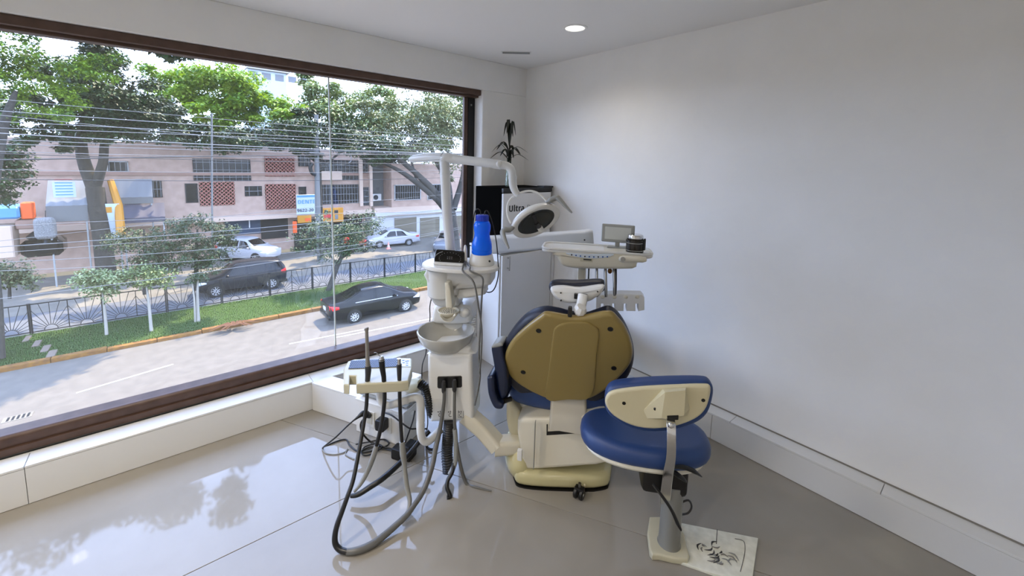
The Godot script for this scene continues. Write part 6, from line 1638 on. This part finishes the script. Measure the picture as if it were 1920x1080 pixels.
	wput("floor_pipe", mb().add(tube(smooth([Vector3(0.994,0.033,1.891), Vector3(1.015,0.041,1.864), Vector3(1.025,0.058,1.817), Vector3(1.031,0.074,1.76), Vector3(1.015,0.081,1.7), Vector3(1.001,0.089,1.652), Vector3(0.984,0.103,1.592), Vector3(0.975,0.137,1.534), Vector3(0.977,0.174,1.476)]), radii([0.009, 0.0125, 0.0135, 0.0135, 0.0125, 0.0125], 49), 12), 60), M.hose_black, o)
	o = thing("suction_hose", "taped hose from the short suction tip falling to join the grey floor loop", "hose", Vector3(1.251,0,1.764))
	wput("dark_hose", mb().add(tube(smooth([Vector3(1.078,0.582,1.687), Vector3(1.09,0.479,1.692), Vector3(1.107,0.357,1.695), Vector3(1.119,0.279,1.695)]), 0.0085, 12), 60), M.hose_black, o)
	wput("taped_hose", mb().add(tube(smooth([Vector3(1.118,0.288,1.695), Vector3(1.126,0.235,1.695), Vector3(1.135,0.191,1.693), Vector3(1.152,0.145,1.697), Vector3(1.181,0.1,1.702), Vector3(1.211,0.063,1.704), Vector3(1.23,0.037,1.719), Vector3(1.241,0.01,1.749)]), radii([0.0125, 0.0145, 0.0105, 0.012, 0.0105, 0.009, 0.007], 43), 12), 60), M.tape_grey, o)
	# white motor and socket box behind
	o = thing("socket_box", "low white tiled box on the floor with two power sockets on its front", "socket box", Vector3(0.643,0,1.612), 27.0)
	put("core", mb().add(box(Vector3(-0.166, 0.0, -0.20), Vector3(0.166, 0.196, -0.006), 0.002, 1), 30), M.tile_white, o)
	put("front_tile", mb().add(box(Vector3(-0.168, 0.002, -0.008), Vector3(0.168, 0.194, 0.0), 0.0015, 1), 30), M.tile_white, o)
	put("side_tile", mb().add(box(Vector3(0.164, 0.002, -0.2), Vector3(0.172, 0.194, -0.002), 0.0015, 1), 30), M.tile_white, o)
	put("top_tile", mb().add(box(Vector3(-0.17, 0.195, -0.205), Vector3(0.174, 0.205, 0.003), 0.002, 1), 30), M.tile_white, o)
	for x in [-0.062, 0.055]:
		var so := put("socket_plate", mb().add(box(Vector3(x - 0.034, 0.06, 0.0), Vector3(x + 0.034, 0.155, 0.008), 0.004, 2), 40), M.white, o)
		put("socket_insert", mb().add(box(Vector3(x - 0.02, 0.08, 0.007), Vector3(x + 0.02, 0.135, 0.0095), 0.002, 1), 40), M.white_warm, so)
	var pm := thing("suction_motor", "white boxy suction motor on black feet with a flared cream outlet and ribbed black hose", "motor", o.transform * Vector3(0.0, 0.205, -0.11), 27.0)
	put("casing", mb().add(box(Vector3(-0.16, 0.018, -0.08), Vector3(0.17, 0.135, 0.075), 0.015, 3), 40), M.white, pm)
	put("base_plate", mb().add(box(Vector3(-0.165, 0.010, -0.085), Vector3(0.175, 0.024, 0.085), 0.004, 2), 40), M.grey, pm)
	for x in [-0.13, 0.14]:
		for z in [-0.06, 0.06]: put("foot", mb().add(cyl(Vector3(x, 0.0, z), Vector3(x, 0.012, z), 0.014), 40), M.black, pm)
	wput("flared_outlet", mb().add(tube([Vector3(0.849,0.385,1.543), Vector3(0.905,0.41,1.534), Vector3(0.941,0.432,1.534), Vector3(0.983,0.457,1.526)], [0.026, 0.036, 0.034, 0.022], 20), 50), M.ivory, pm)
	var rp := smooth([Vector3(0.98,0.454,1.53), Vector3(1.006,0.441,1.517), Vector3(1.019,0.401,1.509), Vector3(1.023,0.348,1.499), Vector3(1.022,0.288,1.48)], 9)
	var rr := []
	for k in rp.size(): rr.append(0.021 if k % 2 else 0.025)
	wput("ribbed_hose", mb().add(tube(rp, rr, 16), 30), M.hose_black, pm)

func build_stool():
	var t := thing("dentist_stool", "blue operator's stool on a grey post with an ivory-backed rest on a chrome strap", "stool", Vector3(2.03, 0, 0.93), 40.0)
	# seat
	var c := Vector3(-0.116,0.439,-0.074)
	var seat := []
	for k in 36:
		var a := TAU * k / 36
		var r := 1.0 - 0.10 * maxf(0.0, -sin(a))
		seat.append(Vector2(0.268 * signf(cos(a)) * pow(absf(cos(a)), 0.86) * (1.0 + 0.0 * sin(a)), 0.17 * r * signf(sin(a)) * pow(absf(sin(a)), 0.82)))
	var hz := Basis(Vector3(1, 0, 0), Vector3(0, 0, 1), Vector3(0, 1, 0))
	put("seat_cushion", mb().add(slab(seat, -0.055, 0.032, 0.04, 6), 50, Transform3D(hz, c)), M.navy, t)
	put("seat_pan", mb().add(slab(seat.map(func(p): return p * 0.92), -0.072, -0.045, 0.014, 3), 45, Transform3D(hz, c)), M.white_warm, t)
	# backrest
	var bx := Transform3D(Basis(Vector3(1, 0, 0), Vector3(0,0.995,0.1), Vector3(0,-0.1,0.995)), Vector3(-0.1,0.683,0.098))
	var sh := closed_smooth([Vector2(-0.195,-0.030), Vector2(-0.188,0.006), Vector2(-0.153,0.030), Vector2(-0.053,0.057), Vector2(0.060,0.079), Vector2(0.149,0.094), Vector2(0.181,0.091), Vector2(0.184,0.045), Vector2(0.173,-0.010), Vector2(0.140,-0.055), Vector2(0.075,-0.096), Vector2(-0.003,-0.120), Vector2(-0.077,-0.120), Vector2(-0.139,-0.097), Vector2(-0.177,-0.067)], 4)
	var cu := closed_smooth([Vector2(-0.194,-0.049), Vector2(-0.190,0.005), Vector2(-0.156,0.039), Vector2(-0.048,0.066), Vector2(0.068,0.087), Vector2(0.160,0.098), Vector2(0.189,0.090), Vector2(0.201,0.062), Vector2(0.199,0.006), Vector2(0.187,-0.042), Vector2(0.153,-0.084), Vector2(0.087,-0.124), Vector2(0.006,-0.148), Vector2(-0.071,-0.148), Vector2(-0.134,-0.126), Vector2(-0.179,-0.093)], 4)
	put("backrest_cushion", mb().add(slab(cu, -0.075, -0.012, 0.022, 5), 50, bx), M.navy, t)
	var s := put("backrest_shell", mb().add(slab(sh, -0.02, 0.0, 0.01, 3), 45, bx), M.ivory, t, "ivory plastic back shell")
	# raised faceted boss
	var lo := [Vector2(0.013,0.060), Vector2(0.097,0.078), Vector2(0.119,-0.008), Vector2(0.112,-0.044), Vector2(0.041,-0.072), Vector2(-0.036,-0.077), Vector2(-0.052,-0.044)]
	var hi := [Vector2(0.017,0.068), Vector2(0.087,0.086), Vector2(0.092,-0.015), Vector2(0.091,-0.020), Vector2(0.028,-0.044), Vector2(0.015,-0.043), Vector2(0.013,-0.033)]
	var r0 := PackedVector3Array(); var r1 := PackedVector3Array()
	for q in lo: r0.append(bx * Vector3(q.x, q.y, -0.002))
	for q in hi: r1.append(bx * Vector3(q.x, q.y, 0.03))
	put("strap_boss", mb().add(grid([r0, r1]), 15), M.ivory, s)
	put("strap_slot", mb().add(slab([Vector2(0.032,-0.029), Vector2(0.072,-0.021), Vector2(0.073,-0.040), Vector2(0.034,-0.049)], -0.01, 0.0315), 30, bx), M.black, s)
	for q in [Vector2(-0.124,-0.020), Vector2(0.161,0.033)]:
		put("screw_hole", mb().add(cyl(Vector3(q.x, q.y, -0.003), Vector3(q.x, q.y, 0.0015), 0.007), 30, bx), M.black, s)
	var q2 = [Vector2(-0.010,-0.016)][0]
	put("screw_hole", mb().add(cyl(Vector3(q2.x, q2.y, 0.008), Vector3(q2.x, q2.y, 0.019), 0.006), 30, bx), M.black, s)
	# chrome strap from the boss under the seat
	var path := smooth([Vector3(2.066,0.636,1.058), Vector3(2.083,0.624,1.08), Vector3(2.092,0.568,1.087), Vector3(2.09,0.499,1.078), Vector3(2.072,0.41,1.054), Vector3(2.051,0.31,1.019), Vector3(2.033,0.218,0.98)], 5)
	var strap := mb()
	var rings := []
	var bs := Basis(Vector3.UP, deg_to_rad(40))
	for i in path.size():
		var tt: Vector3 = (path[mini(i + 1, path.size() - 1)] - path[maxi(i - 1, 0)]).normalized()
		var xx := bs.x
		var yy := xx.cross(tt).normalized()
		var w := lerpf(0.0165, 0.021, smoothstep(0.3, 1.0, i / float(path.size() - 1)))
		var ring := PackedVector3Array()
		for p in rrect(2.0, 0.42, 0.2, 3): ring.append(path[i] + xx * p.x * w + yy * p.y * 0.016)
		rings.append(ring)
	wput("backrest_strap", strap.add(grid(rings), 45), M.chrome, t)
	wput("strap_bolt", mb().add(ball(Vector3(2.088,0.639,1.094), Vector3(0.012, 0.012, 0.01), 14), 60), M.chrome, t)
	# mechanism, gas column, base block
	put("mechanism", mb().add(box(Vector3(-0.13, 0.262, -0.14), Vector3(0.05, c.y - 0.06, 0.055), 0.02), 40), M.black, t)
	put("gas_column", mb().add(lathe([Vector2(0, 0.025), Vector2(0.047, 0.025), Vector2(0.047, 0.03), Vector2(0.0425, 0.04), Vector2(0.040, 0.30), Vector2(0, 0.30)], 32), 40, Transform3D(Basis(), Vector3(0.0, 0, 0.02))), M.column_grey, t)
	put("base_block", mb().add(slab(closed_smooth([Vector2(-0.085, 0.075), Vector2(-0.05, 0.085), Vector2(0.06, 0.085), Vector2(0.07, 0.03), Vector2(0.06, -0.09), Vector2(-0.06, -0.10)], 2), 0.0, 0.03, 0.008, 3), 45, Transform3D(hz, Vector3(0, 0, 0.0))), M.ivory_side, t)
	wput("height_lever", mb().add(tube(smooth([Vector3(2.029,0.357,1.084), Vector3(2.064,0.332,1.079), Vector3(2.102,0.295,1.071), Vector3(2.127,0.254,1.065), Vector3(2.14,0.226,1.055)]), radii([0.006, 0.0075, 0.008, 0.009, 0.005], 25), 8, 0.6), 60), M.black, t)
	wput("tilt_lever", mb().add(tube(smooth([Vector3(2.081,0.439,1.038), Vector3(2.107,0.44,1.007), Vector3(2.135,0.425,0.976), Vector3(2.156,0.405,0.955)]), radii([0.008, 0.013, 0.014, 0.003], 19), 8, 0.5), 60), M.black, t)
	wput("tilt_lever", mb().add(tube(smooth([Vector3(2.068,0.412,1.027), Vector3(2.086,0.396,1.009), Vector3(2.105,0.378,0.989), Vector3(2.112,0.368,0.984)]), radii([0.012, 0.017, 0.012, 0.003], 19), 8, 0.5), 60), M.black, t)
	wput("cable_stub", mb().add(tube(smooth([Vector3(2.043,0.305,0.952), Vector3(2.059,0.285,0.952), Vector3(2.065,0.255,0.951), Vector3(2.057,0.227,0.965)]), 0.006, 7), 60), M.black, t)
	wput("column_clip", mb().add(tube(smooth([Vector3(2.058,0.203,0.922), Vector3(2.078,0.212,0.881), Vector3(2.09,0.186,0.871), Vector3(2.083,0.159,0.884), Vector3(2.067,0.16,0.919)]), 0.004, 7), 60), M.dark_grey, t)
	# the flat plate on the floor beside the base
	var p := thing("floor_plate", "flat scuffed off-white plate lying on the floor beside the stool's base", "plate", Vector3(2.178,0,0.798))
	var pl := []
	for q in [Vector2(2.004,0.805), Vector2(2.135,0.705), Vector2(2.264,0.605), Vector2(2.324,0.835), Vector2(2.219,0.916), Vector2(2.098,0.981)]:
		pl.append(q - Vector2(p.position.x, p.position.z))
	put("plate", mb().add(slab(pl, 0.0, 0.014, 0.004, 2), 40, Transform3D(hz, Vector3.ZERO)), M.plate_scuffed, p)
	put("groove", mb().add(tube([Vector3(pl[1].x, 0.0142, pl[1].y), Vector3(lerpf(pl[1].x, pl[4].x, 0.35), 0.0142, lerpf(pl[1].y, pl[4].y, 0.35))], 0.0015, 5), 40), M.dark_grey, p)
	# torn dark scraps and scratches lying on it
	for k in 22:
		var a := rng.randf() * TAU
		var cc := Vector3(rng.randf_range(-0.05, 0.06), 0.0145, rng.randf_range(-0.02, 0.07))
		var l := rng.randf_range(0.015, 0.05)
		put("scrap", mb().add(tube(smooth([cc, cc + Vector3(cos(a) * l * 0.5, 0.002, sin(a) * l * 0.5), cc + Vector3(cos(a + 0.5) * l, 0.0, sin(a + 0.5) * l)], 3), [0.0005, 0.002, 0.003, 0.004, 0.003, 0.002, 0.0005], 5, 0.4), 50), [M.dark_grey, M.grey, M.tube_grey][k % 3], p)
	put("curved_scratch", mb().add(tube(smooth([Vector3(0.025,0.015,-0.107), Vector3(0.053,0.015,-0.123), Vector3(0.073,0.015,-0.088), Vector3(0.088,0.015,-0.032), Vector3(0.101,0.015,0.03)]), 0.0012, 5), 50), M.dark_grey, p)

func build_cables():
	# power strip, plugs and loose black leads round the socket box
	var o := thing("power_adapter", "black power adapter block lying among cables before the socket box", "adapter", Vector3(0.86,0,1.581), 30.0)
	put("block", mb().add(box(Vector3(-0.045, 0.0, -0.03), Vector3(0.02, 0.06, 0.03), 0.008), 40), M.black, o)
	put("second_block", mb().add(box(Vector3(0.022, 0.0, -0.055), Vector3(0.065, 0.085, 0.02), 0.008), 40), M.black, o)
	o = thing("power_plug", "black plug with its lead in the left socket of the white box", "plug", Vector3(0.597,0.142,1.669), 27.0)
	wput("plug", mb().add(tube(smooth([Vector3(0.603,0.133,1.647), Vector3(0.607,0.154,1.67), Vector3(0.612,0.169,1.692), Vector3(0.616,0.162,1.72), Vector3(0.614,0.151,1.741)]), radii([0.013, 0.02, 0.016, 0.008, 0.004], 25), 12), 60), M.black, o)
	wput("lead", mb().add(tube(smooth([Vector3(0.617,0.157,1.736), Vector3(0.62,0.134,1.783), Vector3(0.654,0.118,1.855), Vector3(0.536,0.006,1.887), Vector3(0.526,0.006,1.828), Vector3(0.54,0.006,1.765), Vector3(0.604,0.006,1.763), Vector3(0.68,0.006,1.743), Vector3(0.715,0.02,1.674)]), 0.0042, 8), 60), M.black, o)
	o = thing("power_plug", "large square black plug in the right socket of the white box", "plug", Vector3(0.689,0.115,1.596), 27.0)
	wput("body", mb().add(box(Vector3(-0.028, -0.028, -0.01), Vector3(0.028, 0.035, 0.045), 0.008), 40, Transform3D(Basis(Vector3.UP, deg_to_rad(27)), Vector3(0.694,0.122,1.604))), M.black, o)
	wput("lead", mb().add(tube(smooth([Vector3(0.692,0.178,1.596), Vector3(0.745,0.182,1.579), Vector3(0.807,0.164,1.555), Vector3(0.849,0.14,1.526), Vector3(0.863,0.132,1.495), Vector3(0.892,0.127,1.446)]), 0.0042, 8), 60), M.black, o)
	var leads := [
		["thin black lead looping down from the left socket to the coil on the floor", [Vector3(0.622,0.148,1.684), Vector3(0.63,0.125,1.711), Vector3(0.652,0.082,1.709), Vector3(0.661,0.02,1.671), Vector3(0.717,0.012,1.639), Vector3(0.78,0.01,1.596), Vector3(0.831,0.02,1.58)], 0.005],
		["black lead coiled in loops on the floor before the socket box", [Vector3(0.618,0.008,1.736), Vector3(0.652,0.012,1.665), Vector3(0.685,0.016,1.601), Vector3(0.735,0.01,1.598), Vector3(0.728,0.008,1.68), Vector3(0.705,0.008,1.729), Vector3(0.681,0.016,1.709), Vector3(0.701,0.022,1.654), Vector3(0.743,0.02,1.638), Vector3(0.748,0.008,1.688), Vector3(0.736,0.008,1.73), Vector3(0.701,0.014,1.734), Vector3(0.707,0.02,1.683), Vector3(0.757,0.01,1.626), Vector3(0.821,0.02,1.593)], 0.004],
		["black lead hanging beside the ribbed hose behind the bent pipe", [Vector3(0.823,0.212,1.481), Vector3(0.839,0.166,1.502), Vector3(0.848,0.106,1.534), Vector3(0.789,0.02,1.522)], 0.004],
		["thick black lead curled behind the bent white pipe", [Vector3(0.992,0.123,1.453), Vector3(0.977,0.114,1.473), Vector3(0.872,0.01,1.435), Vector3(0.906,0.01,1.434), Vector3(0.93,0.01,1.411)], 0.007],
		["thin black cable hanging down the left side of the rinse column", [Vector3(0.815,0.841,1.372), Vector3(0.814,0.782,1.385), Vector3(0.804,0.702,1.379), Vector3(0.826,0.563,1.411), Vector3(0.827,0.519,1.418), Vector3(0.839,0.47,1.444), Vector3(0.864,0.394,1.46), Vector3(0.891,0.334,1.471), Vector3(0.915,0.249,1.458), Vector3(0.926,0.178,1.458), Vector3(0.808,0.03,1.407)], 0.003]]
	for l in leads:
		var p := smooth(l[1], 5)
		one("cable", mb().add(tube(p, l[2], 8), 60), M.black, l[0], "cable")
	one("clear_tube", mb().add(tube(smooth([Vector3(0.547,0.004,1.89), Vector3(0.589,0.004,1.883), Vector3(0.626,0.004,1.849), Vector3(0.638,0.004,1.806), Vector3(0.625,0.004,1.782), Vector3(0.66,0.004,1.805), Vector3(0.725,0.004,1.782)]), 0.003, 7), 60), M.tape_grey, "thin pale tube curling on the floor left of the cable coil", "tube")
